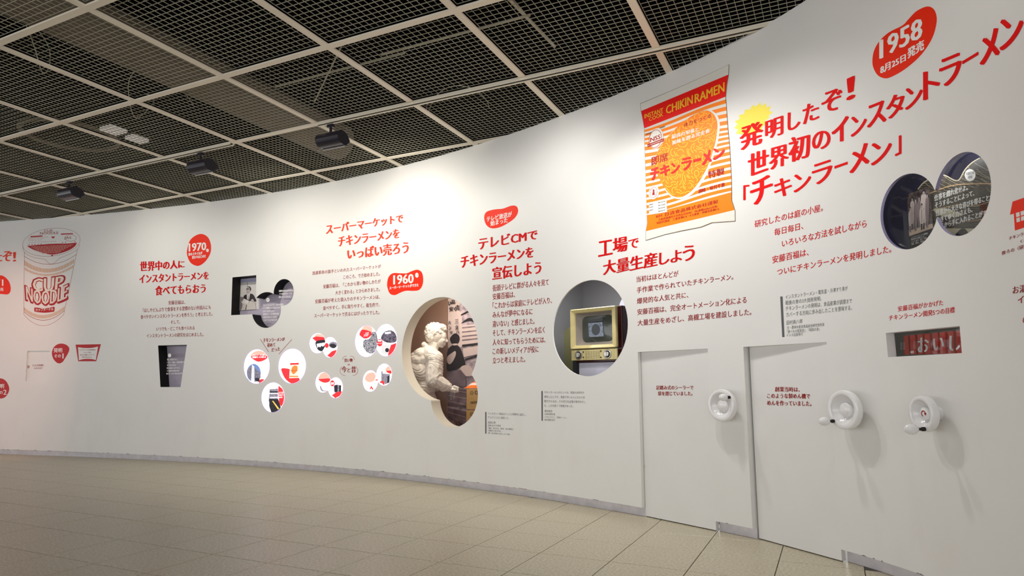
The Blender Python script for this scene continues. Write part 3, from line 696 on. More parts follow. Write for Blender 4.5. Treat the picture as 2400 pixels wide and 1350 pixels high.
# lettering: red shadow, then cream face
for s, bot, top in (('CUP', ((212, 842), (400, 862), (592, 812)), ((215, 690), (405, 684), (618, 650))), ('NOODLE', ((128, 968), (385, 1030), (652, 950)), ((118, 790), (390, 848), (668, 765)))):
    f = Flat(WALL, .0006); g = lambda P, dy, dx: tuple((x + (dx if i == 2 else -dx if i == 0 else 0), y + dy) for i, (x, y) in enumerate(P))
    for ox, oy in ((0, 0), (9, 7), (-7, 3)): text_curve(f, s, [(x + ox, y + oy) for x, y in g(bot, 9, 9)], [(x + ox, y + oy) for x, y in g(top, -9, 9)], CCN, bold=4)
    f.build('letter_shadow', M_CRED, cup)
    f = Flat(WALL, .0012); text_curve(f, s, bot, top, CCN, bold=2); f.build('letter_face', M_CREAM, cup)
f = Flat(WALL, .0006).poly(smooth_loop([(228, 1090), (240, 1072), (360, 1085), (480, 1064), (496, 1075), (492, 1118), (478, 1130), (360, 1142), (245, 1130), (228, 1118)], 4), crop=CCN).build('name_plate', M_CRED, cup)
words('', '', '', [('カップヌードル', 245, 1124, 480, 1112, 40)], CCN, M_CREAM, bold=2, off=.0011, parent=cup)
moon = smooth_loop([(130, 262), (300, 245), (480, 232), (640, 230), (790, 218)], 4, False) + smooth_loop([(770, 260), (700, 310), (590, 352), (460, 375), (330, 350), (220, 312), (150, 275)], 4, False)
Flat(WALL, .0006).poly(moon, crop=CCN).build('lid_half_moon', M_CRED, cup)
f = Flat(WALL, .0011)
for i in range(7):
    y = 258 + i * 15; xa = 190 + i * 22; xb = 740 - i * 30; x = xa
    while x < xb:
        w = random.uniform(12, 40); f.quads([[(x, y - (x - 450) * .05), (min(x + w, xb), y - (x + w - 450) * .05), (min(x + w, xb), y + 7 - (x + w - 450) * .05), (x, y + 7 - (x - 450) * .05)]], CCN); x += w + 7
f.build('lid_small_print', mat('pink_print', (.62, .36, .30), .6), cup)
f = Flat(WALL, .0006)
for i, (xa, xb) in enumerate(((150, 400), (145, 360), (150, 330), (155, 520))):
    x = xa
    while x < xb: w = random.uniform(6, 22); y = 160 + i * 18 - x * .05 + (8 if i == 3 else 0); f.quads([[(x, y), (x + w, y), (x + w, y + 4), (x, y + 4)]], CCN); x += w + 8
for x in (158, 198, 236, 277, 318, 600, 640, 765): f.poly(ell(x, 262 - x * .068 - 5, 8, 6, n=10), crop=CCN)
f.quads([[(178, 132), (335, 122), (335, 138), (178, 148)], [(580, 98), (738, 92), (738, 104), (580, 114)]], CCN)
f.poly(ell(463, 388, 15, 10, n=14), crop=CCN)
f.poly([(450, 138), (500, 136), (488, 158), (465, 160)], crop=CCN)
f.build('lid_marks', M_CRED, cup)['kind'] = 'stuff'
Flat(WALL, .0006).quads(stroke(ell(708, 156, 74, 43, n=30), 4, True), CCN).build('lid_ring', M_LINE, cup)
words('', '', '', [('JAS', 622, 170, 715, 166, 32), ('CUP', 355, 78, 470, 74, 30), ('NOODLE', 305, 112, 545, 104, 34)], CCN, M_LINE, bold=2, off=.0007, parent=cup)

# ================================================================ NOODLE PACKET POSTER
a_, b_ = WALL.px(1510, 300); pk = thing('packet_poster', 'large orange and white striped noodle packet with red top band, right of the centre', 'poster', None, WALL.w(a_, b_))
M_ORG = mat('packet_orange_print', (1.0, .235, .004), .45); M_PW = mat('packet_white_board', (.80, .78, .71), .45); M_PR = mat('packet_red_print', (.92, .008, .004), .45)
M_PY = mat('packet_yellow_print', (1.0, .52, .03), .5); M_PD = mat('packet_dark_red_print', (.42, .01, .01), .5); M_EDGE = mat('brown_cut_edge', (.20, .13, .07), .7)
Lp = [(1501.5, 243.6), (1503.3, 260.4), (1506.7, 276), (1511, 301), (1511.9, 342.6), (1514, 410), (1516.2, 476), (1517, 504.4), (1517.9, 523), (1514.5, 542.7), (1514.5, 562.7)]
Rp = [(1708.4, 151.8), (1707.7, 175.2), (1703.5, 200), (1701, 227), (1706, 298), (1710.5, 345), (1714.5, 420), (1715, 450.7), (1715, 469.5), (1722.7, 493.3), (1723, 517.7)]
kv = np.cumsum([0] + [abs(Lp[i + 1][1] - Lp[i][1]) + abs(Rp[i + 1][1] - Rp[i][1]) for i in range(10)]) / 1.0; kv = kv / kv[-1]
def PKP(u, v, wob=1):
    L = [np.interp(v, kv, [p[k] for p in Lp]) for k in (0, 1)]; Rr = [np.interp(v, kv, [p[k] for p in Rp]) for k in (0, 1)]
    sag = 3.2 * math.sin(math.pi * u * 2) * wob * math.sin(math.pi * min(1, max(0, v)))
    return (L[0] + u * (Rr[0] - L[0]), L[1] + u * (Rr[1] - L[1]) + sag)
outl = [Lp[i] for i in range(11)] + [(1560, 549), (1600, 540), (1643, 531.7), (1668.7, 521.4)] + Rp[::-1]
out2 = [(x + (x - 1610) * .006, y + (1.6 if y > 480 else 0)) for x, y in outl]
Flat(WALL, .0022).poly([(x - .8 if x < 1600 else x + .8, y + (1.3 if y > 515 and i > 9 else -.9 if i < 1 or i == len(outl) - 1 else 0)) for i, (x, y) in enumerate(outl)]).build('board_edge', M_EDGE, pk)
Flat(WALL, .003).poly(outl).build('board', M_PW, pk, thick=0)
def bandpk(v0, v1, wob=1, n=16): return [[PKP(i / n, v0, wob), PKP((i + 1) / n, v0, wob), PKP((i + 1) / n, v1, wob), PKP(i / n, v1, wob)] for i in range(n)]
def vtop(i): return kv[i]
f = Flat(WALL, .0036); f.quads(bandpk(kv[1], kv[2], 0) + bandpk(kv[2], kv[3], 0)); f.build('red_band', M_PR, pk)
f = Flat(WALL, .0036); f.quads(bandpk(kv[7], kv[8], 0) + bandpk(kv[8], kv[9] - .003, 0)); f.build('orange_foot', M_ORG, pk)
ns = 16
for i in range(ns):
    v0 = kv[3] + (kv[7] - kv[3]) * (i + .38) / (ns + .2); v1 = v0 + (kv[7] - kv[3]) * .56 / (ns + .2)
    Flat(WALL, .0036).quads(bandpk(v0, v1)).build('stripe', M_ORG, pk)
nd = smooth_loop([(1652.6, 259.6), (1667.4, 263), (1678, 275), (1682.5, 292), (1680.5, 318), (1676.3, 339.6), (1672, 353), (1663.5, 381), (1651, 407), (1636.3, 431), (1619.3, 450), (1602.2, 460.5), (1588.6, 462.7), (1573.3, 457), (1561.3, 444), (1549.4, 425), (1541, 408), (1536, 388), (1539.2, 365.6), (1546, 348.5), (1557, 331), (1571, 315.9), (1594.8, 292.2), (1626, 270)], 4)
sh_ = [(x + (5.5 if x > 1590 else 0), y + (4 if y > 400 and x > 1560 else -1)) for x, y in nd]
Flat(WALL, .0042).poly(sh_).build('white_halo', M_PW, pk)
Flat(WALL, .0048).poly(nd).build('noodle_field', M_ORG, pk)
rn = random.Random(11); f = Flat(WALL, .0054); nc = 0; cells = []
tri = 0
while nc < 330 and tri < 16000:
    tri += 1
    x, y = rn.uniform(1536, 1682), rn.uniform(258, 462); a = rn.uniform(0, 6.28); k = rn.choice((-1, 1)) * rn.uniform(.08, .34); L = rn.randint(6, 26); P = []
    for j in range(L):
        P.append((x, y)); x += 2.0 * math.cos(a) * .8; y += 2.0 * math.sin(a); a += k
        if j == L // 2 and rn.random() < .5: k = -k
    if not all(inside(p, nd) for p in P): continue
    if any((p[0] - c[0]) ** 2 + (p[1] - c[1]) ** 2 < 6.8 for p in P for c in cells): continue
    cells += P; f.quads(stroke(P, 1.7)); nc += 1
f.build('noodle_strands', M_PY, pk)
def pkw(lines, crop, m, bold, off=.006): words('', '', '', lines, crop, m, bold=bold, off=off, parent=pk)
pkw([('CHIKIN', 420, 797, 838, 630, 130, 140), ('RAMEN', 875, 622, 1340, 437, 140, 150), ('INSTANT', 78, 865, 372, 765, 68, 72), ('COOK', 150, 908, 372, 825, 55, 60)], CPK, M_PY, 2, .0044)
pkw([('体力をつくる', 700, 1008, 1132, 850, 66, 66)], CPK, M_PD, 1)
pkw([('最高の栄養と', 510, 1190, 935, 1065, 66, 64), ('美味を誇る完全食', 515, 1290, 1112, 1085, 68, 66)], CPK, M_PW, 3)
pkw([('即席', 162, 287, 388, 215, 118, 118), ('特製', 945, 462, 1162, 405, 98, 95), ('調味・味付不要', 810, 666, 1170, 570, 55)], CPL, M_PD, 2)
pkw([('製造元', 225, 1005, 315, 978, 34), ('日清食品株式会社謹製', 350, 982, 1078, 800, 50), ('大阪府高槻市大字西五百住465　TEL高槻(6)0661(代表)', 260, 1045, 1070, 858, 32), ('特約代理店　三菱商事K.K・K.K東食・伊藤忠商事K.K', 235, 1092, 1097, 892, 33)], CPL, M_PD, 1)
M_SIGN = M_PR
f = Flat(WALL, .0062)
for c in (('チ', 155, 490, 265, 462, 165, 160), ('キ', 288, 440, 417, 408, 150, 148), ('ン', 440, 400, 552, 368, 145, 120), ('ラ', 583, 355, 712, 322, 160, 158), ('ー', 743, 238, 842, 212, 34, 34), ('メ', 868, 280, 985, 248, 190, 180), ('ン', 1018, 205, 1166, 165, 150, 128)):
    text_line(f, *c, crop=CPL, bold=4, ink=True)
f.build('packet_name', M_PR, pk)
# round mark with bars
Flat(WALL, .0056).poly(ell(262, 1180, 112, 158, -30), crop=CPK).build('mark_ground', M_PW, pk)
f = Flat(WALL, .0062); f.quads(stroke(ell(250, 1185, 98, 138, -25, 40), 8, True), CPK)
f.quads([[(122, 1275), (380, 1178), (382, 1196), (124, 1293)], [(125, 1302), (383, 1205), (385, 1222), (127, 1320)]], CPK); f.build('mark_ring', M_PD, pk)
pkw([('NSS', 172, 1240, 330, 1182, 68, 68)], CPK, M_PD, 3, .0066)
pkw([('TRADE', 92, 1132, 190, 1095, 24), ('MARK', 318, 1030, 405, 998, 24)], CPK, M_BLACK, 1, .0066)
Flat(WALL, .0056).poly(ell(195, 655, 72, 92, -16), crop=CPL).build('emblem_ground', M_PW, pk)
f = Flat(WALL, .0062); f.quads(stroke(ell(193, 653, 50, 72, -12, 30), 4, True), CPL); f.poly(ell(194, 627, 13, 16, n=14), crop=CPL); f.poly([(185, 640), (204, 637), (212, 688), (172, 692)], crop=CPL)
for t in range(10): f.poly(ell(193 + 40 * math.cos(t * .63), 653 + 58 * math.sin(t * .63), 3, 4, n=6), crop=CPL)
f.build('emblem', M_PD, pk)
Flat(WALL, .0056).poly([(128, 803), (372, 753), (380, 922), (132, 962)], crop=CPL).build('table_ground', M_PW, pk)
pkw([('登録番号', 135, 832, 188, 822, 14), ('第510247号', 258, 802, 352, 784, 16), ('許可番号', 135, 868, 188, 858, 14), ('第79116628号', 260, 842, 352, 824, 16), ('製造番号', 135, 908, 188, 898, 14), ('第2582244号', 260, 882, 352, 864, 16), ('第2682625号', 260, 922, 352, 904, 16)], CPL, M_BLACK, 1, .0062)

# ================================================================ WINDOWS AND RECESSES IN THE WALL
def region(surf, P, crop=ID): return [surf.px(*crop.p(*q)) for q in P]
def glass_mat(name='clear_glass', tint=(.96, .97, .97), ior=1.35):
    if name in MATS: return MATS[name]
    m = bpy.data.materials.new(name); m.use_nodes = True; nt = m.node_tree; nt.nodes.remove(nt.nodes['Principled BSDF'])
    t = nt.nodes.new('ShaderNodeBsdfTransparent'); t.inputs[0].default_value = (*tint, 1); g = nt.nodes.new('ShaderNodeBsdfGlossy'); g.inputs['Roughness'].default_value = .02
    fr = nt.nodes.new('ShaderNodeFresnel'); fr.inputs[0].default_value = ior; mx = nt.nodes.new('ShaderNodeMixShader')
    nt.links.new(fr.outputs[0], mx.inputs[0]); nt.links.new(t.outputs[0], mx.inputs[1]); nt.links.new(g.outputs[0], mx.inputs[2]); nt.links.new(mx.outputs[0], nt.nodes['Material Output'].inputs[0])
    MATS[name] = m; return m
M_GLASS = glass_mat()
def at(surf, x, y, crop=ID): a, b = surf.px(*crop.p(x, y)); return surf.w(a, b)

# ---- composite window with portrait (left of centre)
W1 = WallSurf(-.134); G1 = WallSurf(-.03)
pw = thing('quote_window', 'dark opening of a rectangle and two circles with a portrait photo and white quotations', 'display window', None, at(WALL, 600, 700))
M_LILAC = mat('lilac_grey_panel', (.47, .42, .52), .45, .4)
b_ = Flat(W1, 0).poly([(530, 640), (700, 640), (700, 780), (530, 780)]).build('back_panel', M_LILAC, pw)
Flat(W1, .002).poly([(805, 490), (880, 470), (1000, 480), (1015, 500), (900, 545), (830, 610), (800, 665)], crop=CW1).build('black_crescent', M_REVEAL_B, pw)  # flat crescent on the back panel, in the black of the reveal
ph = Flat(W1, .004); ph.poly([(285, 200), (700, 170), (700, 866), (255, 892)], crop=CW1); ph = ph.build('photo_ground', mat('photo_pale_curtain', (.72, .69, .67), .4, var=.06, nscale=60), pw)
def fig(surf, off, crop, parent, shapes):
    for i, (nm, P, m) in enumerate(shapes): Flat(surf, off + .0006 * i).poly(P, crop=crop).build(nm, m, parent)
M_PD2 = mat('photo_dark_tone', (.035, .025, .03), .4); M_PM = mat('photo_skin_tone', (.50, .44, .42), .4); M_PLt = mat('photo_light_tone', (.80, .76, .72), .4); M_PG = mat('photo_grey_tone', (.22, .19, .20), .4)
fig(W1, .0048, CW1, pw, [
    ('curtain_fold', [(430, 200), (440, 200), (445, 420), (436, 420)], M_PG),
    ('pelmet', [(285, 205), (640, 178), (640, 240), (285, 265)], mat('photo_blue_tone', (.42, .42, .62), .4)),
    ('suit', smooth_loop([(350, 620), (365, 560), (430, 530), (470, 560), (510, 515), (570, 535), (610, 600), (640, 690), (520, 680), (360, 690)], 4), M_PD2),
    ('shirt', [(428, 535), (500, 512), (478, 650), (432, 640)], M_PLt), ('necktie', [(455, 540), (465, 540), (470, 640), (455, 640)], M_PD2),
    ('hair', smooth_loop([(428, 410), (440, 365), (480, 350), (515, 375), (524, 420), (510, 450), (480, 400)], 4), M_PD2),
    ('face', smooth_loop([(420, 400), (450, 368), (490, 380), (500, 440), (490, 500), (455, 530), (425, 500), (418, 450)], 4), M_PM),
    ('spectacles', [(422, 402), (480, 398), (481, 418), (423, 424)], M_PD2), ('mouth', [(432, 485), (462, 480), (462, 488), (433, 492)], M_PG),
    ('flowers', smooth_loop([(255, 600), (300, 585), (350, 600), (345, 670), (270, 680)], 3), M_PG), ('chair', smooth_loop([(255, 690), (310, 700), (330, 770), (300, 880), (258, 890)], 3), M_PG),
    ('paper', [(365, 625), (490, 680), (455, 755), (325, 735)], M_PLt), ('desk', [(340, 760), (620, 700), (640, 870), (320, 890)], mat('photo_desk_tone', (.66, .60, .55), .4)),
    ('hand', smooth_loop([(530, 680), (545, 645), (580, 640), (595, 690)], 3), M_PM), ('cable', [(425, 770), (440, 765), (420, 885), (405, 885)], M_PD2)])
words('', '', '', [('画期的な商品は必ず売れる', 1148, 475, 1470, 462, 44), ('それ自身がルートを', 1150, 541, 1440, 528, 44), ('開いていくからだ。', 1148, 612, 1420, 602, 44),
    ('なにごとによらず、自分の周囲に', 785, 795, 1265, 775, 42), ('いつも興味の目を向けるのを', 783, 862, 1175, 850, 44), ('忘れてはならない。', 783, 934, 1052, 922, 44), ('消費者のニーズや時代を読む', 783, 1002, 1155, 988, 44),
    ('日常生活のいたる所に', 783, 1070, 1107, 1060, 44), ('ころがっているではないか', 783, 1137, 1102, 1128, 44)], CW1, M_WHITE, bold=2, off=.001, surf=G1, parent=pw)
Flat(G1, .001).poly(ell(897, 655, 38, 46), crop=CW1).build('disc', M_WHITE, pw)
words('', '', '', [('安藤百福', 872, 652, 922, 648, 16), ('語録', 884, 676, 910, 674, 14)], CW1, M_GREY, bold=1, off=.0016, surf=G1, parent=pw)
# ---- cup-shaped recess
cw = thing('cup_recess', 'cup-shaped dark recess with a lilac-grey panel and white quotation at lower left', 'display window', None, at(WALL, 405, 860))
Flat(W1, 0).poly([(0, 60), (1100, 60), (1100, 1300), (0, 1300)], crop=CCU).build('back_panel', M_LILAC, cw)
words('', '', '', [('常に時間がない。', 315, 527, 615, 520, 48), ('しかし、風土、文化の違いを', 315, 605, 800, 592, 48), ('食で分ければ、', 310, 682, 560, 675, 48), ('壁を越えられない。', 305, 762, 675, 752, 48), ('その国の伝統の味に', 305, 838, 660, 830, 48), ('根ざしてゆく努力が必要', 295, 915, 730, 905, 48)], CCU, M_WHITE, bold=2, off=.001, surf=G1, parent=cw)
Flat(G1, .001).poly(ell(382, 388, 44, 52), crop=CCU).build('disc', M_WHITE, cw)

# ---- twin-circle window, upper right
T0 = WallSurf(-.028); T1 = WallSurf(-.10); T2 = WallSurf(-.30)
tw = thing('twin_window', 'dark window of two joined circles with a family photograph and white quotation, upper right', 'display window', None, at(WALL, 2190, 480))
Flat(T2, 0).poly([(1950, 330), (2420, 260), (2420, 620), (1950, 680)]).build('back_panel', mat('navy_felt', (.012, .011, .035), .55, .5, .5, 6.), tw)
Flat(T1, 0).poly(smooth_loop([(560, 545), (620, 472), (700, 415), (830, 350), (930, 373), (1000, 412), (1060, 432), (1105, 405), (1170, 290), (1260, 200), (1360, 140)], 3, False) + [(1560, 60), (1640, 1250), (1700, 1500), (470, 1500), (410, 612)], crop=CTW).build('pattern_panel', mat('dark_brown_print', (.022, .018, .015), .45, .4), tw)
PANEL = smooth_loop([(560, 545), (620, 472), (700, 415), (830, 350), (930, 373), (1000, 412), (1060, 432), (1105, 405), (1170, 290), (1260, 200), (1360, 140)], 3, False) + [(1560, 60), (1640, 1250), (1700, 1500), (470, 1500), (410, 612)]
inp = lambda Q: [q for q in Q if inside((sum(p[0] for p in q) / 4, sum(p[1] for p in q) / 4), PANEL)]
f = Flat(T1, .001)
for i in range(34):
    y0 = 380 + i * 21; f.quads(inp(stroke([(x, y0 - (x - 700) * .09 + 10 * math.sin((x + i * 55) / 130)) for x in range(560, 1600, 40)], 2.2)), CTW)
for i in range(15):
    x0 = 640 + i * 62; y0 = 440 - i * 22 if i < 10 else 160 + (i - 10) * 120; f.quads(inp(stroke([(x0 + t * 340, y0 + 150 * t ** .6 + t * 40) for t in np.linspace(0, 1, 12)], 4)), CTW)
f.quads(stroke(PANEL[:-5], 14), CTW); f.build('fine_lines', mat('khaki_line_print', (.38, .34, .24), .5), tw)
f = Flat(T1, .0016); f.quads(stroke(smooth_loop([(715, 597), (830, 550), (950, 508), (1050, 488), (1180, 476), (1520, 470)], 5, False), 13), CTW)
f.quads(stroke(smooth_loop([(740, 820), (900, 780), (1100, 740), (1300, 760), (1520, 690)], 5, False), 9) + stroke(smooth_loop([(1200, 960), (1400, 930), (1560, 880)], 5, False), 9), CTW)
f.build('thick_lines', mat('tan_line_print', (.50, .33, .17), .5), tw)
Flat(T1, .0016).poly(smooth_loop([(760, 800), (900, 790), (1050, 830), (1150, 870), (1000, 900), (850, 880)], 4), crop=CTW).poly([(820, 1045), (1300, 1050), (1400, 1300), (760, 1300)], crop=CTW).build('beige_field', mat('beige_field_print', (.50, .46, .33), .5), tw)
Flat(T1, .0022).poly(smooth_loop([(1050, 1160), (1080, 1090), (1140, 1050), (1190, 1070), (1230, 1150), (1200, 1220)], 4), crop=CTW).build('dark_dome', M_BLACK, tw)
fam = thing('family_photo', 'sepia group photograph of standing people inside the twin-circle window', 'photograph', None, at(T1, 2140, 500))
TF = WallSurf(-.085)
Flat(TF, 0).poly([(415, 612), (705, 508), (757, 1042), (448, 1150)], crop=CTW).build('photo_ground', mat('photo_foliage', (.10, .075, .07), .4, .3, .8, 40.), fam)
Flat(TF, .0006).poly([(442, 1075), (750, 985), (757, 1042), (448, 1150)], crop=CTW).build('ground', mat('photo_sand', (.66, .50, .38), .4), fam)
M_SP = mat('photo_pale_cloth', (.72, .60, .56), .4); M_SD = mat('photo_dark_cloth', (.30, .22, .22), .4)
for i, (cx, ty, by, w, m) in enumerate(((487, 650, 1070, 30, M_SP), (533, 665, 1080, 32, M_SD), (580, 640, 1040, 26, M_SD), (640, 560, 1060, 48, M_SP), (615, 735, 1070, 36, M_SP), (688, 600, 1040, 28, M_SD), (468, 775, 1100, 24, M_SP))):
    f = Flat(TF, .0012 + i * .0005); hw = w * .48; f.poly(smooth_loop([(cx - w * .7, ty + 70), (cx, ty + 50), (cx + w * .7, ty + 62), (cx + w * .8, (ty + by) / 2), (cx + w * .5, by - 60), (cx + w * .35, by), (cx, by - 20), (cx - w * .35, by + 6), (cx - w * .5, by - 60), (cx - w * .85, (ty + by) / 2)], 3), crop=CTW).build('figure', m, fam)
    Flat(TF, .0013 + i * .0005).poly([(cx - 3, ty + 66), (cx + 3, ty + 65), (cx + 2, by - 90), (cx - 2, by - 90)], crop=CTW).poly([(cx - w * .3, by - 80), (cx + w * .3, by - 84), (cx + w * .25, by - 4), (cx - w * .25, by + 2)], crop=CTW).build('trousers', M_PD2 if m is M_SP else M_PG, fam)
    Flat(TF, .0014 + i * .0005).poly(ell(cx, ty + 28, hw * .62, 32, n=16), crop=CTW).build('head', M_PM, fam)
    Flat(TF, .0016 + i * .0005).poly(smooth_loop([(cx - hw * .7, ty + 25), (cx - hw * .4, ty - 5), (cx + hw * .4, ty - 9), (cx + hw * .7, ty + 18), (cx, ty + 8)], 3), crop=CTW).build('hair', M_PD2, fam)
Flat(TF, 0).poly([(448, 1151), (757, 1043), (775, 1170), (460, 1285)], crop=CTW).build('caption_ground', M_BLACK, fam)
words('', '', '', [('インスタントラーメンの開発は', 470, 1178, 690, 1122, 24), ('家族総出の作業でした。', 470, 1206, 645, 1162, 24), ('くらかつ家で、息子・宏基', 473, 1238, 672, 1182, 24), ('須磨、仲間と。写真は', 476, 1266, 640, 1222, 24)], CTW, M_WHITE, bold=1, off=.001, surf=TF, parent=fam)
words('', '', '', [('仕事を戯れ化せよ。', 772, 700, 1200, 555, 82, 78), ('そうすることによって、', 780, 792, 1285, 628, 80, 78), ('仕事から大きな喜びを得ることが', 790, 895, 1530, 675, 82, 78), ('生きてゆく力さえも、', 795, 990, 1262, 840, 82, 80), ('そこから手に入れることがで', 800, 1075, 1440, 885, 80, 80)], CTW, M_WHITE, bold=3, off=0, surf=WallSurf(-.07), parent=tw)
Flat(WallSurf(-.08), 0).poly(ell(1232, 360, 69, 78), crop=CTW).build('disc', M_WHITE, tw)
words('', '', '', [('安藤百福', 1182, 362, 1285, 342, 36), ('語録', 1208, 405, 1262, 396, 32)], CTW, M_GREY, bold=1, off=.001, surf=WallSurf(-.079), parent=tw)
def nudge(P, c, k): return [(c[0] + (x - c[0]) * k, c[1] + (y - c[1]) * k) for x, y in P]
f = Flat(T0, 0); f.poly(nudge(tw_l, (2131, 495), 1.02)); f.build('glass_pane', M_GLASS, tw)
f = Flat(WallSurf(-.026), 0); f.poly(nudge(tw_r, (2256, 455), 1.02)); f.build('glass_pane', M_GLASS, tw)

# ---- letter strip slot, lower right
R0 = WallSurf(-.048); R1 = WallSurf(-.10)
rl = thing('letter_strip_slot', 'low dark slot with red upright strips forming white Japanese letters, above the third handwheel', 'display window', None, at(WALL, 2165, 800))
Flat(WallSurf(-.14), 0).poly([(60, 600), (1900, 500), (1900, 1330), (60, 1330)], crop=CRO).build('back_panel', mat('dark_olive_panel', (.075, .07, .055), .5), rl)
M_SLAT = mat('worn_red_slat', (.42, .035, .02), .5, .3, .2, 12.)
slats = [(488, 578), (612, 715), (760, 862), (898, 1000), (1052, 1158), (1200, 1305), (1365, 1472), (1522, 1630)]
gl_specs = [('。', 636, 1168, 690, 1166, 52), ('お', 782, 1150, 985, 1140, 290), ('い', 1085, 1118, 1285, 1080, 240), ('し', 1410, 1118, 1605, 1108, 300)]
for i, (a, b) in enumerate(slats):
    ty = 820 - (a - 490) * .098; f = Flat(R1, 0); f.poly([(a, ty), (b, ty - 10), (b + 18, 1185 - (b - 490) * .02), (a + 18, 1192 - (a - 490) * .02)], crop=CRO)
    sl_ = f.build('letter_slat', M_SLAT, rl, thick=.012)
    g = gl_specs[i // 2]
    V, F = glyph(g[0], 3); A = np.array(V); xa, ya = A.min(0); xb, yb = A.max(0); bm = bmesh.new()
    for bx, by in BOLD[3]:
        vs = [bm.verts.new((g[1] + (x - xa) / (xb - xa) * (g[3] - g[1]) + bx * 200, -(g[2] + (x - xa) / (xb - xa) * (g[4] - g[2]) - (y - ya) / (yb - ya) * g[5] - by * 200), 0)) for x, y in V]
        for q in F:
            try: bm.faces.new([vs[k] for k in q])
            except ValueError: pass
    for x_, s_ in ((a + 8, -1), (b + 8, 1)): bmesh.ops.bisect_plane(bm, geom=bm.verts[:] + bm.edges[:] + bm.faces[:], plane_co=(x_, 0, 0), plane_no=(s_, 0, 0), clear_outer=True)
    if len(bm.faces):
        bm.verts.index_update(); f = Flat(R1, .002); f.V = [R1.px(*CRO.p(v.co.x, -v.co.y)) for v in bm.verts]; f.F = [tuple(v.index for v in q.verts) for q in bm.faces]; f.build('letter_piece', M_WHITE, rl)
    bm.free()
f = Flat(WallSurf(-.085), 0)
for cx, cy in ((470, 1020), (725, 1005), (1010, 985), (1325, 970)):
    for rr in (1, 1.8, 2.6):
        for t in range(7):
            for sd in (-1, 1): f.poly(ell(cx + sd * rr * 15, cy + (t - 3) * 22, 3, 4, n=6), crop=CRO)
f.build('dotted_arcs', M_WHITE, rl)
f = Flat(R0, 0); f.poly([(120, 750), (1610, 610), (1655, 1170), (165, 1250)], crop=CRO); f.build('glass_pane', M_GLASS, rl)

# ---- television window
s0, z0 = WALL.px(1383, 790)
TP = PlaneSurf(s0, -.20, turn=math.radians(1.5))
def tvq(P): return [TP.px(*CTV.p(*q)) for q in P]
(uL, zT), (uR, _), (_, zB) = tvq([(300, 450)])[0], tvq([(856, 396)])[0], tvq([(330, 1090)])[0]
zT = (tvq([(300, 450)])[0][1] + tvq([(858, 395)])[0][1]) / 2; zM = (tvq([(300, 930)])[0][1] + tvq([(858, 905)])[0][1]) / 2; zC = (tvq([(325, 1070)])[0][1] + tvq([(855, 1045)])[0][1]) / 2
zB = zC - .018; TW_, TH = uR - uL, zT - zM
base = TP.w((uL + uR) / 2, zB)
tvt = thing('television', 'vintage television with cream bezel and two silver dials in the round window', 'television', None, base)
M_BEZ = mat('cream_bakelite', (.72, .60, .27), .30, .5, .05, 20.); M_CAB = mat('dark_red_wood', (.055, .010, .010), .25, .5, .25, 5.); M_SCR = mat('grey_green_screen', (.075, .085, .075), .08, .6, .03); M_MASK = mat('taupe_screen_mask', (.30, .26, .22), .35)
def bxp(surf, u0, u1, z0, z1, o0, o1, name, m, parent, bev=0.):
    bm = bmesh.new(); vs = [bm.verts.new(surf.w(u, z, o)) for o in (o0, o1) for u, z in ((u0, z0), (u1, z0), (u1, z1), (u0, z1))]
    for f in ((3, 2, 1, 0), (4, 5, 6, 7), (0, 1, 5, 4), (1, 2, 6, 5), (2, 3, 7, 6), (3, 0, 4, 7)): bm.faces.new([vs[i] for i in f])
    if bev: bmesh.ops.bevel(bm, geom=bm.edges[:], offset=bev, segments=3, affect='EDGES', profile=.5)
    o = frombm(name, bm, m); put(o, parent) if parent else None; return o
cab = bxp(TP, uL + .006, uR + .016, zB, zT + .006, -.36, -.050, 'cabinet', M_CAB, tvt, .008)
def ringp(surf, outer, inner, name, m, parent):
    """solid frame: loops (u,z,offset) matched in count"""
    V = []; F = []; n = len(outer[0])
    loops = outer + inner
    for L in loops: V += [surf.w(*q) for q in L]
    for k in range(len(loops) - 1):
        for i in range(n): F.append((k * n + i, k * n + (i + 1) % n, (k + 1) * n + (i + 1) % n, (k + 1) * n + i))
    bm = bmesh.new(); vv = [bm.verts.new(v) for v in V]
    for f in F: bm.faces.new([vv[i] for i in f])
    o = frombm(name, bm, m, smooth=False); put(o, parent); return o
def rrect(u0, u1, z0, z1, r, o, n=5):
    P = []
    for cx, cz, a in ((u1 - r, z1 - r, 0), (u0 + r, z1 - r, 90), (u0 + r, z0 + r, 180), (u1 - r, z0 + r, 270)):
        for k in range(n + 1): t = math.radians(a + 90 * k / n); P.append((cx + r * math.cos(t), cz + r * math.sin(t), o))
    return P
iu0, iu1, iz0, iz1 = uL + TW_ * .105, uR - TW_ * .10, zM + TH * .095, zT - TH * .105
ringp(TP, [rrect(uL, uR, zM, zT, .012, -.012), rrect(uL, uR, zM, zT, .012, .010), rrect(uL + .006, uR - .006, zM + .006, zT - .006, .010, .016)], [rrect(iu0 - .004, iu1 + .004, iz0 - .004, iz1 + .004, .006, .006), rrect(iu0, iu1, iz0, iz1, .004, -.006)], 'bezel', M_BEZ, tvt)
su0, su1, sz0, sz1 = iu0 + .045, iu1 - .012, iz0 + .022, iz1 - .026
ringp(TP, [rrect(iu0, iu1, iz0, iz1, .004, -.004)], [rrect(su0 - .012, su1 + .006, sz0 - .008, sz1 + .008, .045, -.030), rrect(su0, su1, sz0, sz1, .045, -.034)], 'screen_mask', M_MASK, tvt)
V = []; F = []; L = rrect(su0, su1, sz0, sz1, .045, 0); cxs, czs = (su0 + su1) / 2, (sz0 + sz1) / 2; n = len(L)
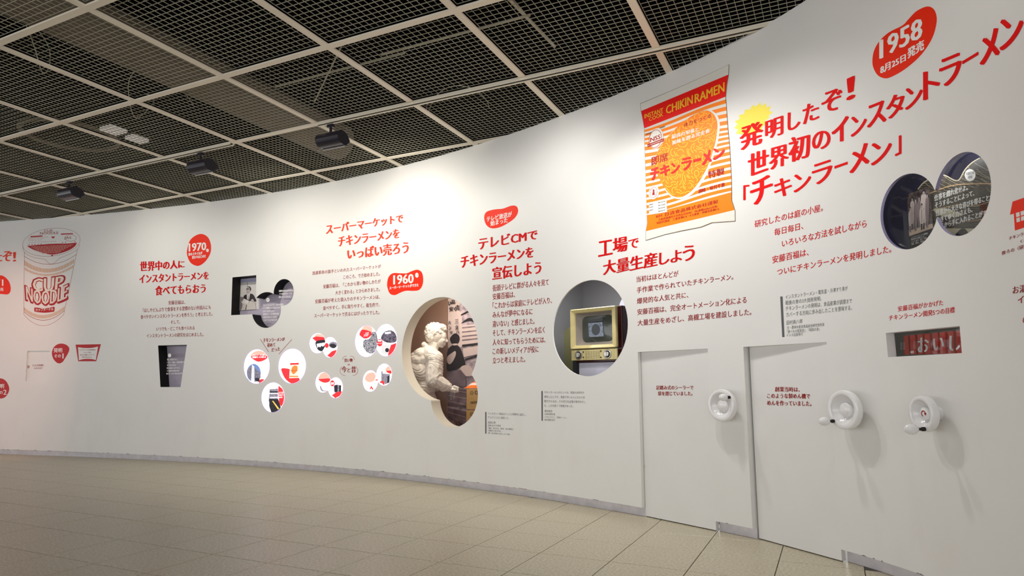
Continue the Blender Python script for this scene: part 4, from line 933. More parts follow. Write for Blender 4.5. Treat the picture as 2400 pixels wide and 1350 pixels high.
for k, sc in enumerate((1, .8, .6, .4, .2, .03)):
    V += [TP.w(cxs + (u - cxs) * sc, czs + (z - czs) * sc, -.034 + .022 * (1 - sc * sc)) for u, z, _ in L]
for k in range(5):
    for i in range(n): F.append((k * n + i, k * n + (i + 1) % n, (k + 1) * n + (i + 1) % n, (k + 1) * n + i))
F.append(tuple(range(5 * n, 6 * n)))
put(mk('screen', V, F, M_SCR, smooth=True), tvt)
# picture on the tube (a dim flat picture: dark round shape on a pale ground)
M_TVG = mat('dim_screen_glow', (.13, .15, .19), .3, emit=.5, var=.8, nscale=50); M_TVD = mat('dim_screen_dark', (.05, .055, .06), .3, emit=.1)
fr = lambda P, o: [TP.w(cxs + x * (su1 - su0) / 2, czs + z * (sz1 - sz0) / 2, o) for x, z in P]
put(mk('screen_picture', fr([(-.45, -.62), (.5, -.62), (.42, .45), (-.5, .45)], -.0105), [(0, 1, 2, 3)], M_TVG), tvt)
e_ = ell(0, -.08, .27, .42, n=20); put(mk('screen_picture', fr(e_, -.009), [tuple(range(20))], M_TVD), tvt)
put(mk('screen_picture', fr([(-.45, .52), (.45, .52), (.45, .72), (-.45, .72)], -.010), [(0, 1, 2, 3)], M_TVD), tvt)
# control panel
zp1 = zM - .006
pan = bxp(TP, uL + .004, uR - .002, zC, zp1, -.012, .006, 'control_panel', M_BEZ, tvt, .004); pan['label'] = 'cream control panel below the screen'
M_SIL = mat('silver_dial', (.60, .58, .54), .25, .5, metal=.6)
def disc(surf, u, z, o0, o1, r0, r1, name, m, parent, n=28):
    bm = bmesh.new(); A = [bm.verts.new(surf.w(u + r0 * math.cos(t), z + r0 * math.sin(t), o0)) for t in np.linspace(0, 2 * math.pi, n, endpoint=False)]
    B = [bm.verts.new(surf.w(u + r1 * math.cos(t), z + r1 * math.sin(t), o1)) for t in np.linspace(0, 2 * math.pi, n, endpoint=False)]
    for i in range(n): bm.faces.new([A[i], A[(i + 1) % n], B[(i + 1) % n], B[i]])
    bm.faces.new(B); o = frombm(name, bm, m); put(o, parent); return o
zk = (zC + zp1) / 2
for k, fx in enumerate((.175, .80)):
    u = uL + TW_ * fx; r = (zp1 - zC) * .43
    disc(TP, u, zk, .006, .0085, r, r, 'dial_plate', M_BLACK, tvt); disc(TP, u, zk, .0085, .0095, r * .93, r * .9, 'dial_ring', M_SIL, tvt); disc(TP, u, zk, .0095, .010, r * .78, r * .76, 'dial_face', M_BLACK, tvt)
    disc(TP, u, zk, .010, .024, r * .55, r * .48, 'dial_knob', M_SIL, tvt)
    bxp(TP, u - r * .08, u + r * .08, zk - r * .5, zk + r * .5, .024, .031, 'dial_grip', M_SIL, tvt, .001)
f = Flat(TP, .0072)
for r_ in range(4):
    for c_ in range(14):
        for hh in (0, 1):
            pass
V = []
for r_ in range(7):
    for c_ in range(6):
        u = uL + TW_ * (.325 + .055 * c_); z = zC + (zp1 - zC) * (.16 + .105 * r_); w_ = TW_ * .045; h_ = .0022
        b = len(f.V); f.V += [(u, z), (u + w_, z), (u + w_, z + h_), (u, z + h_)]; f.F.append((b, b + 1, b + 2, b + 3))
f.build('speaker_slots', mat('dark_brown_slot', (.06, .05, .035), .6), tvt)
for fx, fz in ((.285, .28), (.285, .78), (.665, .22), (.665, .80)): disc(TP, uL + TW_ * fx, zC + (zp1 - zC) * fz, .006, .014, .0055, .0045, 'small_knob', M_BLACK, tvt, 12)
f = Flat(TP, .0070)
for fx in (.03, .90):
    for r_ in range(8):
        u = uL + TW_ * fx; z = zC + (zp1 - zC) * (.15 + .1 * r_); b = len(f.V); f.V += [(u, z), (u + TW_ * .065, z), (u + TW_ * .065, z + .0012), (u, z + .0012)]; f.F.append((b, b + 1, b + 2, b + 3))
f.build('panel_ribs', mat('ochre_rib_line', (.40, .31, .12), .5), tvt)
# interior behind the round window
ti = thing('television_niche', 'grey interior with boards standing for an olive reflection and a light spot around the vintage television', 'display window', None, at(WALL, 1383, 770))
M_NG = mat('grey_niche_paint', (.30, .295, .30), .6); M_NL = mat('pale_stand_and_light_spot', (.66, .65, .76), .6); M_NO = mat('olive_reflection_tone', (.34, .33, .16), .55)
NB = .62
def pq(surf, P, off, name, m, parent):
    o = mk(name, [surf.w(u, z, off) for u, z in P], [tuple(range(len(P)))], m); put(o, parent); return o
e0, e1, f0, f1 = uL - .36, uR + .55, zB - .75, zT + .45
pq(TP, [(e0, f0), (e1, f0), (e1, f1), (e0, f1)], -NB, 'back_panel', M_NG, ti)
for nm, P in (('top_panel', [(e0, f1), (e1, f1)]), ('floor_panel', [(e0, f0), (e1, f0)])):
    put(mk(nm, [TP.w(P[0][0], P[0][1], .19), TP.w(P[1][0], P[1][1], .19), TP.w(P[1][0], P[1][1], -NB), TP.w(P[0][0], P[0][1], -NB)], [(0, 1, 2, 3)], M_NG), ti)
for u in (e0, e1): put(mk('side_panel', [TP.w(u, f0, .19), TP.w(u, f1, .19), TP.w(u, f1, -NB), TP.w(u, f0, -NB)], [(0, 1, 2, 3)], M_NG), ti)
# boards shaped as light: pale arch for a light spot, olive for a reflection
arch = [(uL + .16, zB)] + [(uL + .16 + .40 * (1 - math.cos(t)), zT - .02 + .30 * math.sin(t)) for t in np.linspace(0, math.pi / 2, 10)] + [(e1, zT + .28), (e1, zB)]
bm = bmesh.new(); vv = [bm.verts.new(TP.w(u, z, -.45)) for u, z in arch]; bm.faces.new(vv); o = frombm('light_spot_arch', bm, M_NL); put(o, ti)
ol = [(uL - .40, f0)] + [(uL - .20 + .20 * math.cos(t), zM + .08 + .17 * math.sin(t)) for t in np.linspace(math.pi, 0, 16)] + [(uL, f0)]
bm = bmesh.new(); vv = [bm.verts.new(TP.w(u, z, -.34)) for u, z in ol]; bm.faces.new(vv); o = frombm('olive_reflection', bm, M_NO); put(o, ti)
st = thing('television_stand', 'pale blue-grey stand under the vintage television, dark on its left side', 'stand', None, TP.w((uL + uR) / 2, f0))
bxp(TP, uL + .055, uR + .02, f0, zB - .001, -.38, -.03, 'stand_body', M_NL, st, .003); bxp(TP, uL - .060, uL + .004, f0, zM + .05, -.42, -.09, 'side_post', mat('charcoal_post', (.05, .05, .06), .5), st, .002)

# ---- statue window: room behind the wall
s1, _ = WALL.px(1031, 820)
SP = PlaneSurf(s1, -.125)
def spx(x, y): return SP.px(*CST.p(x, y))
shop = thing('shop_window', 'brown interior with a grocery shop mural behind the large double-oval opening', 'display window', None, at(WALL, 1031, 820))
M_BRN = mat('brown_niche_paint', (.30, .185, .135), .55); M_MUR = mat('mural_grey_lilac', (.37, .30, .33), .5, .3, .55, 16.)
DB = -.62
ub0, ub1, zb0, zb1 = spx(40, 600)[0] - .5, spx(760, 600)[0] + .42, spx(500, 1290)[1] - .15, spx(450, 60)[1] + .25
MB = PlaneSurf(s1, -.125 + DB)
um = MB.px(*CST.p(474, 560))[0]
pq(SP, [(ub0, zb0), (ub1, zb0), (ub1, zb1), (ub0, zb1)], DB - .01, 'back_panel', M_BRN, shop)
for nm, P in (('top_panel', [(ub0, zb1), (ub1, zb1)]), ('floor_panel', [(ub0, zb0), (ub1, zb0)])):
    put(mk(nm, [SP.w(P[0][0], P[0][1], .10), SP.w(P[1][0], P[1][1], .10), SP.w(P[1][0], P[1][1], DB - .01), SP.w(P[0][0], P[0][1], DB - .01)], [(0, 1, 2, 3)], M_BRN), shop)
for u in (ub0, ub1): put(mk('side_panel', [SP.w(u, zb0, .10), SP.w(u, zb1, .10), SP.w(u, zb1, DB - .01), SP.w(u, zb0, DB - .01)], [(0, 1, 2, 3)], M_BRN), shop)
mu = thing('shop_mural', 'black and white mural of a child carrying a baby in front of grocery shelves', 'mural', None, MB.w(um, 1))
mz = lambda y: MB.px(*CST.p(600, y))[1]
Flat(MB, .002).tri([[(um, zb0), (um + .62, zb0), (um + .62, zb1), (um, zb1)]]).build('mural_ground', M_MUR, mu)
M_MB = mat('mural_black', (.02, .016, .018), .5); M_MP = mat('mural_pale', (.62, .50, .47), .5); M_MG = mat('mural_mid_tone', (.20, .15, .17), .5, .3, .3, 12.)
mo = [.003]
def mp(nm, P, m, sm=True):
    mo[0] += .0005; Flat(MB, mo[0]).poly(smooth_loop(P, 4) if sm else P, crop=CST).build(nm, m, mu)
mp('paper_sign', [(478, 70), (592, 75), (588, 210), (480, 215)], M_MP, False); mp('paper_banner', [(480, 215), (610, 200), (615, 530), (478, 535)], M_MP, False)
mp('hanging_bar', [(598, 228), (760, 140), (760, 165), (600, 240)], M_MB, False); mp('awning_shadow', [(600, 310), (660, 265), (700, 262), (765, 300), (765, 315), (690, 290), (650, 295)], M_MB, True)
mp('shelf_goods', [(610, 330), (760, 315), (760, 490), (612, 510)], M_MP, False)
for y in (345, 385, 425, 460): mp('shelf_shade', [(612, y), (760, y - 14), (760, y - 4), (612, y + 14)], M_MG, False)
mp('shelf_edge', [(612, 508), (765, 490), (765, 508), (612, 528)], M_MB, False); mp('shelf_edge', [(640, 640), (765, 600), (765, 620), (640, 655)], M_MB, False)
mp('goods_row', [(620, 545), (760, 520), (760, 595), (630, 625)], M_MP, False)
mp('boy_coat', [(480, 560), (530, 510), (585, 525), (620, 600), (642, 690), (600, 720), (480, 755), (472, 650)], M_MB)
mp('boy_head', [(505, 440), (545, 403), (585, 425), (588, 470), (560, 505), (520, 500), (503, 470)], M_MB); mp('collar', [(528, 500), (568, 498), (566, 512), (532, 514)], M_MP)
mp('baby', [(478, 620), (520, 585), (550, 568), (556, 600), (530, 660), (500, 690), (476, 670)], M_MP)
mp('paper_bags', [(600, 720), (640, 700), (700, 720), (720, 790), (640, 800), (590, 770)], M_MP)
mp('box_front', [(478, 770), (600, 740), (650, 800), (650, 900), (480, 880)], M_MG, False)
mp('crate', [(478, 900), (655, 930), (655, 1080), (478, 1060)], M_MG, False); mp('crate_shadow', [(478, 1095), (655, 1130), (655, 1260), (478, 1170)], M_MG, False)
for i in range(5): mp('line', [(485, 925 + i * 52), (655, 950 + i * 58), (655, 954 + i * 58), (485, 929 + i * 52)], M_MP, False)
f = Flat(MB, mo[0] + .001)
for c in (('安', 497, 200, 535, 196, 42, 42), ('く', 542, 196, 560, 194, 38, 38), ('売', 556, 190, 592, 186, 48, 48), ('い', 490, 145, 512, 143, 40, 40), ('品', 515, 130, 550, 128, 36, 36), ('三', 552, 312, 584, 308, 36, 36), ('立', 552, 368, 584, 364, 40, 40), ('ハ', 560, 410, 590, 406, 30, 30),
          ('ハ', 490, 320, 510, 318, 30, 30), ('ン', 494, 370, 514, 368, 34, 34), ('サ', 500, 410, 530, 408, 26, 26)): text_line(f, *c, crop=CST, bold=3, ink=True)
o = f.build('mural_lettering', M_MB, mu); o['kind'] = 'stuff'
# cartons and packet
CP = PlaneSurf(s1, -.125 - .40)
M_CARD = mat('brown_cardboard', (.50, .30, .12), .7, .2, .05, 30.)
def cpx(x, y): return CP.px(*CST.p(x, y))
cu0 = cpx(648, 1000)[0]; cz = [cpx(650, y)[1] for y in (920, 1110, 1118, 1300)]
for i, (za, zb_, lab) in enumerate(((cz[1], cz[0], 'upper brown cardboard carton with black printing in the double-oval window'), (cz[3], cz[2], 'lower brown cardboard carton under the printed carton in the double-oval window'))):
    t_ = thing('cardboard_carton', lab, 'carton', 'cartons in the shop window', CP.w(cu0 + .15, za))
    bxp(CP, cu0, cu0 + .34, za, zb_, -.18, 0, 'carton_body', M_CARD, t_, .003)
    y0 = 920 if i == 0 else 1118
    words('', '', '', [('CHIKIN', 728, y0 + 50, 830, y0 + 50, 34), ('NISSIN', 690, y0 + 138, 765, y0 + 134, 22)] if i == 0 else [('CHIKIN', 728, y0 + 54, 830, y0 + 54, 34)], CST, M_BLACK, bold=2, off=.001, surf=CP, parent=t_)
    f = Flat(CP, .001); f.quads(stroke(ell(698, y0 + 38, 14, 17, n=16), 3, True) + stroke([(690, y0 + 40), (698, y0 + 46), (706, y0 + 40)], 3), CST); f.poly(ell(693, y0 + 33, 2, 3, n=6), crop=CST); f.poly(ell(703, y0 + 33, 2, 3, n=6), crop=CST); f.build('printed_mark', M_BLACK, t_)
t_ = thing('noodle_packet', 'small orange and white striped noodle packet lying on the upper carton', 'packet', None, CP.w(cu0 + .1, cz[0]))
pu0, pz0 = cpx(620, 880)[0], cz[0] + .001
V = []; F = []; nx, ny = 14, 8; mf = []
for j in range(ny + 1):
    for i in range(nx + 1):
        x, y = i / nx, j / ny; e = min(x, 1 - x) * 4; hgt = (1 - abs(2 * y - 1) ** 2.2) * min(1, e) ** .6
        V.append(CP.w(pu0 + .30 * x, pz0 + .006 + .068 * hgt, -.005 - .16 * y))
for j in range(ny):
    for i in range(nx): F.append((j * (nx + 1) + i, j * (nx + 1) + i + 1, (j + 1) * (nx + 1) + i + 1, (j + 1) * (nx + 1) + i)); mf.append(1 if j % 2 else 0)
o = mk('packet_film', V, F, None, mats=[mat('packet_film_orange', (.90, .20, .03), .2, .6), mat('packet_film_white', (.85, .75, .68), .2, .6)], fm=mf, smooth=True); put(o, t_)
gz = ell(1031, 818, 89, 121.5, -9, 48); o = Flat(WallSurf(-.12), 0).poly(nudge(gz, (1031, 818), 1.01)).build('glass_pane', glass_mat('thin_clear_glass', (.97, .97, .97), 1.15), shop)

# ---- STATUE: plaster figure of a young man leaning forward with a closed hand
DIST = 7.05
vd = Vector(ray(*CST.p(330, 620))); vd.normalize(); S0 = Vector((0, 0, H)) + vd * (DIST / math.hypot(vd.x, vd.y)); S0z = S0.z
fx_ = Vector((vd.y, -vd.x, 0)).normalized(); dy_ = Vector((vd.x, vd.y, 0)).normalized()
KS = DIST / FPX / 3.973 / vd.y * .985
def sv(cx, cy, dpt=0.): return S0 + fx_ * ((cx - 330) * KS) + Vector((0, 0, -(cy - 620) * KS)) + dy_ * dpt
def blob(bm, c, r, rot=None):
    g_ = bmesh.ops.create_icosphere(bm, subdivisions=3, radius=1)['verts']
    for v in g_:
        p = Vector((v.co.x * r[0], v.co.y * r[1], v.co.z * r[2]))
        if rot: p = Matrix.Rotation(math.radians(rot), 3, 'Y') @ p
        v.co = c + fx_ * p.x + dy_ * p.y + Vector((0, 0, p.z))
def limb(bm, a, b, r0, r1, n=10):
    for i in range(n + 1):
        t = i / n; c = a.lerp(b, t); r = r0 + (r1 - r0) * t; g_ = bmesh.ops.create_icosphere(bm, subdivisions=2, radius=r)['verts']
        for v in g_: v.co += c
def solidify(name, bm, m, vox, parent, smooth_it=4, disp=0., ds=30., dz=None, wr=False):
    me = bpy.data.meshes.new('t'); bm.to_mesh(me); bm.free(); o = bpy.data.objects.new('t', me); col.objects.link(o)
    md = o.modifiers.new('r', 'REMESH'); md.mode = 'VOXEL'; md.voxel_size = vox; sm = o.modifiers.new('s', 'SMOOTH'); sm.iterations = smooth_it; sm.factor = .5
    dg = bpy.context.evaluated_depsgraph_get(); me2 = bpy.data.meshes.new_from_object(o.evaluated_get(dg)); bpy.data.objects.remove(o)
    if disp:
        ns_ = [v.normal.copy() for v in me2.vertices]
        for v, n_ in zip(me2.vertices, ns_):
            k = 1 if dz is None else dz(v.co)
            if wr:
                c = v.co; q = Vector((c.x * 9, c.y * 9, c.z * 26 + 6 * noise.noise(c * 6))); r_ = 1 - abs(noise.noise(q)) * 3.2
                v.co += n_ * disp * max(-.6, r_) * .55
            elif k: v.co += n_ * disp * k * (noise.noise(v.co * ds) + .5 * noise.noise(v.co * ds * 2.3))
    me2.materials.clear(); me2.materials.append(m); me2.polygons.foreach_set('use_smooth', [True] * len(me2.polygons)); me2.name = name
    o = bpy.data.objects.new(name, me2); col.objects.link(o); put(o, parent); return o
M_PLAS = mat('cream_glazed_plaster', (.88, .81, .71), .32, .45, .03, 10.)
stt = thing('statue', 'cream plaster statue of a young man in a jacket leaning right with a closed hand', 'statue', None, sv(300, 1000))
k = KS
bm = bmesh.new()
blob(bm, sv(365, 415), (84 * k, 80 * k, 96 * k)); blob(bm, sv(400, 470), (55 * k, 62 * k, 66 * k), 12); blob(bm, sv(414, 515), (27 * k, 30 * k, 24 * k)); blob(bm, sv(418, 430), (42 * k, 60 * k, 62 * k))
limb(bm, sv(446, 432), sv(461, 476), 9 * k, 13 * k, 5); blob(bm, sv(440, 408), (17 * k, 46 * k, 10 * k)); blob(bm, sv(446, 500), (9 * k, 24 * k, 6 * k)); blob(bm, sv(443, 511), (9 * k, 20 * k, 7 * k))
blob(bm, sv(425, 470, -38 * k), (22 * k, 18 * k, 20 * k)); blob(bm, sv(434, 434, -26 * k), (10 * k, 14 * k, 6 * k))
blob(bm, sv(322, 447, -80 * k), (17 * k, 9 * k, 27 * k), -10); blob(bm, sv(322, 430, -86 * k), (15 * k, 5 * k, 8 * k))
limb(bm, sv(345, 500), sv(318, 575), 58 * k, 62 * k)
head = solidify('head', bm, M_PLAS, .0030, stt, 3)
bm = bmesh.new(); blob(bm, sv(345, 385, 0), (88 * k, 90 * k, 84 * k)); blob(bm, sv(308, 432, 0), (48 * k, 82 * k, 66 * k)); blob(bm, sv(400, 352), (60 * k, 76 * k, 42 * k)); blob(bm, sv(435, 370), (28 * k, 62 * k, 24 * k))
for i in range(150):
    a = random.uniform(0, 6.28); e = random.uniform(-.2, 1.3); c = sv(345 + 86 * math.cos(a) * math.cos(e), 395 - 88 * math.sin(e), 82 * k * math.sin(a) * math.cos(e))
    blob(bm, c, (random.uniform(9, 14) * k,) * 3)
hair = solidify('hair', bm, M_PLAS, .0032, stt, 3, .004, 60.)
bm = bmesh.new()
for c, r in ((sv(285, 650), (118, 138, 105)), (sv(215, 655), (98, 120, 98)), (sv(245, 770), (118, 140, 140)), (sv(262, 900), (104, 130, 150)), (sv(280, 1030), (98, 122, 120)), (sv(300, 575), (84, 112, 56)), (sv(330, 700), (98, 118, 110))):
    blob(bm, c, tuple(x * k for x in r))
for sd in (-1, 1): limb(bm, sv(252, 505, sd * 20 * k), sv(330, 562, sd * 62 * k), 22 * k, 24 * k, 8)      # raised collar
limb(bm, sv(250, 508, -20 * k), sv(250, 508, 20 * k), 22 * k, 22 * k, 3); limb(bm, sv(330, 562, -62 * k), sv(372, 578, -20 * k), 24 * k, 18 * k, 6)
sh0, el, wr = sv(352, 648, -128 * k), sv(345, 832, -158 * k), sv(472, 893, -132 * k)
blob(bm, sh0, (80 * k, 74 * k, 82 * k)); limb(bm, sv(300, 600, -70 * k), sh0, 70 * k, 78 * k, 8); limb(bm, sh0, el, 78 * k, 74 * k, 18); limb(bm, el, wr, 72 * k, 44 * k, 16); limb(bm, wr, sv(486, 905, -134 * k), 34 * k, 34 * k, 2)
limb(bm, sv(300, 640, 130 * k), sv(290, 830, 150 * k), 70 * k, 60 * k); limb(bm, sv(290, 830, 150 * k), sv(380, 900, 110 * k), 58 * k, 40 * k)
for i in range(6):   # soft sleeve folds round the elbow
    c = sh0.lerp(el, .25 + .14 * i); limb(bm, c + fx_ * 66 * k + Vector((0, 0, 10 * k)), c + fx_ * 6 * k - dy_ * 66 * k + Vector((0, 0, (-34 + 10 * i) * k)), 16 * k, 9 * k, 10)
for i in range(4):
    c = el.lerp(wr, .12 + .22 * i); limb(bm, c + Vector((0, 0, (56 - 5 * i) * k)), c - dy_ * (56 - 6 * i) * k - Vector((0, 0, 14 * k)) - fx_ * 12 * k, 14 * k, 8 * k, 8)
blob(bm, sv(195, 730), (92 * k, 112 * k, 110 * k)); blob(bm, sv(232, 600, -40 * k), (72 * k, 80 * k, 62 * k))
for i in range(7): limb(bm, wr - fx_ * (22 + i * 3) * k + Vector((0, 0, 0)), wr - fx_ * (4 + i) * k, 46 * k, 42 * k, 2)      # cuff
jk = solidify('jacket', bm, M_PLAS, .0050, stt, 6, .0075, 1., wr=True); jk['label'] = 'loose jacket with folded sleeves'
bm = bmesh.new(); hc = sv(520, 918, -130 * k)      # closed hand: palm, four curled fingers, thumb
blob(bm, hc, (34 * k, 24 * k, 30 * k), 20); limb(bm, sv(482, 902, -134 * k), hc, 27 * k, 27 * k, 5)
for i in range(4):
    oy = (-24 + 15 * i) * k; rr = (11.5, 12, 11.5, 10)[i] * k
    a1, a2, a3, a4 = (hc + fx_ * (x + (2 - abs(i - 1)) * 3) * k + Vector((0, 0, z * k)) + dy_ * oy for x, z in ((8, 26), (42, 12), (40, -16), (14, -24)))
    limb(bm, a1, a2, rr, rr, 5); limb(bm, a2, a3, rr, rr * .95, 5); limb(bm, a3, a4, rr * .95, rr * .85, 5)
limb(bm, hc + dy_ * -28 * k + fx_ * -8 * k, hc + dy_ * -36 * k + fx_ * 22 * k + Vector((0, 0, -4 * k)), 12 * k, 11 * k, 5); limb(bm, hc + dy_ * -36 * k + fx_ * 22 * k + Vector((0, 0, -4 * k)), hc + dy_ * -26 * k + fx_ * 40 * k + Vector((0, 0, -22 * k)), 11 * k, 9 * k, 5)
solidify('hand', bm, M_PLAS, .0026, stt, 2)
V = [sv(x, y, -130 * k) for x, y in ((500, 940), (545, 935), (548, 1010), (502, 1015))]
tube('cord', [sv(497 + 12 * i, 945 + 0 * i, -130 * k) if j == 0 else sv(500 + 12 * i, 1012 - 6 * i, -125 * k) for i in range(4) for j in ((0, 1) if i % 2 == 0 else (1, 0))], .0018, M_PLAS, None, 4)
co = bpy.data.objects['cord']; put(co, stt)

# ================================================================ LIGHT BOXES (backlit discs)
M_LB = mat('backlit_white_acrylic', (1.0, .97, 1.0), .3, emit=1.15); M_LR = mat('backlit_red_film', (.80, .012, .02), .3, emit=.55); M_LK = mat('backlit_black_print', (.02, .018, .03), .4); M_LBL = mat('backlit_blue_print', (.16, .26, .55), .4, emit=.5)
M_LGR = mat('backlit_grey_print', (.30, .28, .36), .4, emit=.35, var=.7, nscale=60); M_LPK = mat('backlit_pink_fade', (.90, .38, .30), .4, emit=.8); M_LOR = mat('backlit_orange_print', (.90, .22, .03), .3, emit=.6); M_RIM = mat('violet_rim_glow', (.62, .52, .78), .3, emit=.35)
def lbox(label, ovals, arts, group):
    c = ovals[0]; r = thing('light_box', label, 'light box', group, at(WALL, c[0], c[1]))
    for (cx, cy, rx, ry) in ovals:
        E_ = ell(cx, cy, rx, ry, -.04 * rx, 40)
        Flat(WALL, .0005).poly([(cx + (x - cx) * 1.035 - .4, cy + (y - cy) * 1.025) for x, y in E_]).build('rim', M_RIM, r)  # violet glow around the lit panel, put into an emissive rim
        Flat(WALL, .0015).poly(E_).build('lit_panel', M_LB, r)
    for i, (k_, P, m, crop, nm) in enumerate(arts):
        if k_ is None: f = Flat(WALL, .0022 + i * .0004); f.poly(P, crop=crop); f.build(nm, m, r); continue
        cx, cy, rx, ry = ovals[k_]; Q = clip_convex([crop.p(*q) for q in P], ell(cx, cy, rx, ry, -.04 * rx, 40))
        if len(Q) > 2: Flat(WALL, .0022 + i * .0004).poly(Q).build(nm, m, r)
    return r
GRP3, GRP4 = 'round light boxes under the slanted strokes', 'paired round light boxes'
# building photo
b = lbox('upper left round light box with a photo of a tall white building', [(602, 859, 29.8, 40)], [
    (0, smooth_loop([(195, 200), (250, 130), (370, 100), (470, 140), (525, 210), (480, 280), (350, 320), (240, 270)], 4), M_LPK, CLB, 'red_blob'), (0, smooth_loop([(205, 215), (350, 175), (522, 215), (480, 280), (350, 320), (240, 270)], 4), M_LR, CLB, 'red_blob'),
    (0, ell(255, 540, 138, 178, n=36), M_LBL, CLB, 'sky_photo'),
    (0, [(225, 385), (125, 470), (130, 560), (160, 650), (220, 700)], M_LGR, CLB, 'building_side'), (0, [(225, 380), (265, 420), (270, 720), (205, 710)], M_LB, CLB, 'building_corner'), (0, [(265, 425), (392, 545), (392, 640), (340, 700), (268, 722)], M_LGR, CLB, 'building_front'),
    (0, [(280, 640), (360, 640), (380, 720), (290, 700)], M_LK, CLB, 'dark_base'), (0, [(370, 680), (410, 660), (460, 665), (460, 700), (380, 735), (360, 730)], M_LR, CLB, 'red_corner')], GRP3)
f = Flat(WALL, .006)
for i in range(8): f.quads([[(238, 420 + i * 35), (252, 424 + i * 35), (252, 440 + i * 35), (238, 436 + i * 35)]], CLB)
for i in range(7):
    for j in range(5): x = 275 + j * 22; y = 455 + i * 34 + j * 17; f.quads([[(x, y), (x + 14, y + 9), (x + 14, y + 19), (x, y + 11)]], CLB)
    for j in range(3): x = 140 + j * 28; y = 490 + i * 30 - j * 18; f.quads([[(x, y), (x + 16, y - 10), (x + 16, y), (x, y + 10)]], CLB)
f.build('building_windows', mat('backlit_dark_window', (.10, .09, .16), .4), b)['kind'] = 'stuff'
words('', '', '', [('チキンラーメンは', 235, 205, 468, 200, 30), ('世界初のラーメンを作った', 232, 250, 500, 243, 38)], CLB, M_LB, bold=2, off=.006, parent=b)
words('', '', '', [('第二棟は、', 408, 352, 550, 350, 26), ('完成ました。', 408, 392, 520, 390, 26), ('開発が行われた', 405, 432, 550, 428, 26), ('やがて大工場に', 403, 470, 552, 466, 26), ('なり全国へ届く', 400, 508, 538, 504, 26), ('商品です。', 400, 550, 490, 548, 26)], CLB, M_DRED, bold=1, off=.006, parent=b)
b = lbox('upper right round light box with a small orange noodle packet', [(685, 858, 31.8, 40.4)], [
    (0, smooth_loop([(800, 455), (900, 450), (980, 475), (1050, 540), (1120, 600), (1165, 690), (1080, 745), (980, 740), (880, 660), (820, 550)], 4), M_LR, CLB, 'red_blob'),
    (0, [(972, 345), (1148, 338), (1140, 640), (955, 645)], mat('backlit_cream_print', (.92, .72, .58), .4, emit=.7), CLB, 'packet_print'), (0, [(972, 345), (1148, 338), (1146, 375), (975, 382)], M_LR, CLB, 'packet_top'),
    (0, smooth_loop([(1080, 395), (1120, 420), (1110, 500), (1050, 565), (1010, 540), (1000, 470), (1030, 410)], 4), M_LOR, CLB, 'packet_shape'), (0, [(968, 597), (1135, 600), (1133, 622), (966, 620)], M_LOR, CLB, 'packet_foot')], GRP3)
words('', '', '', [('チキンラーメン', 980, 515, 1130, 508, 32)], CLB, M_DRED, bold=3, off=.006, parent=b)
words('', '', '', [('こうして生まれた', 940, 240, 1170, 235, 18), ('すぐに食べられるラーメン', 955, 282, 1200, 278, 22), ('昭和三十三年', 1170, 350, 1262, 348, 16)], CLB, M_DRED, bold=1, off=.006, parent=b)
b = lbox('lowest round light box of the three, with a dark machine photo', [(640, 931.5, 26.6, 34.8)], [
    (0, [(568, 862), (735, 850), (735, 1110), (545, 1110), (565, 940)], M_LGR, CLB, 'machine_photo'), (0, [(560, 1050), (740, 1060), (790, 1220), (720, 1320), (600, 1320), (560, 1200)], M_LK, CLB, 'machine_dark'),
    (0, [(570, 935), (735, 935), (735, 952), (568, 955)], M_LB, CLB, 'bright_edge'), (0, [(575, 1020), (735, 1015), (735, 1035), (575, 1040)], M_LB, CLB, 'bright_edge'), (0, [(570, 905), (735, 905), (735, 932), (568, 935)], M_LK, CLB, 'machine_dark'),
    (0, [(620, 1095), (640, 1090), (760, 1245), (735, 1265)], mat('backlit_amber_print', (.95, .55, .10), .4, emit=.7), CLB, 'noodle_row'), (0, [(745, 790), (880, 900), (880, 1120), (795, 1205), (760, 1130), (740, 900)], M_LR, CLB, 'red_segment')], GRP3)
words('', '', '', [('世界で最初の', 760, 935, 848, 932, 18), ('即席めん量産', 757, 965, 840, 962, 18), ('工場の製造ライン', 752, 995, 852, 992, 20), ('高速包装', 750, 1037, 826, 1034, 26)], CLB, M_LB, bold=2, off=.006, parent=b)
# paired boxes
lbox('upper left pair of light boxes, with a black film strip shape', [(744.5, 804.5, 18.5, 23.4), (773.5, 814, 16.9, 23.8)], [
    (0, [(135, 325), (200, 262), (290, 270), (330, 360), (190, 375)], M_LPK, CDB, 'red_cap'), (0, [(138, 322), (195, 298), (310, 310), (325, 360), (200, 372)], M_LR, CDB, 'red_cap'), (0, smooth_loop([(190, 370), (330, 350), (340, 440), (290, 505), (240, 505), (200, 460)], 4), M_LK, CDB, 'dark_photo'),
    (0, [(200, 405), (325, 385), (330, 430), (310, 425), (290, 445), (270, 430), (250, 455), (230, 440), (212, 462)], M_LB, CDB, 'white_strip'), (None, smooth_loop([(378, 410), (420, 375), (480, 385), (490, 440), (440, 470), (390, 450)], 4), M_LGR, CDB, 'photo'), (1, smooth_loop([(385, 430), (430, 400), (485, 430), (450, 468)], 4), M_LK, CDB, 'photo_dark'),
    (1, [(352, 575), (420, 510), (520, 480), (500, 580), (420, 610)], M_LR, CDB, 'red_foot'), (None, ell(347, 428, 29, 36, n=24), M_LR, CDB, 'red_disc')], GRP4)
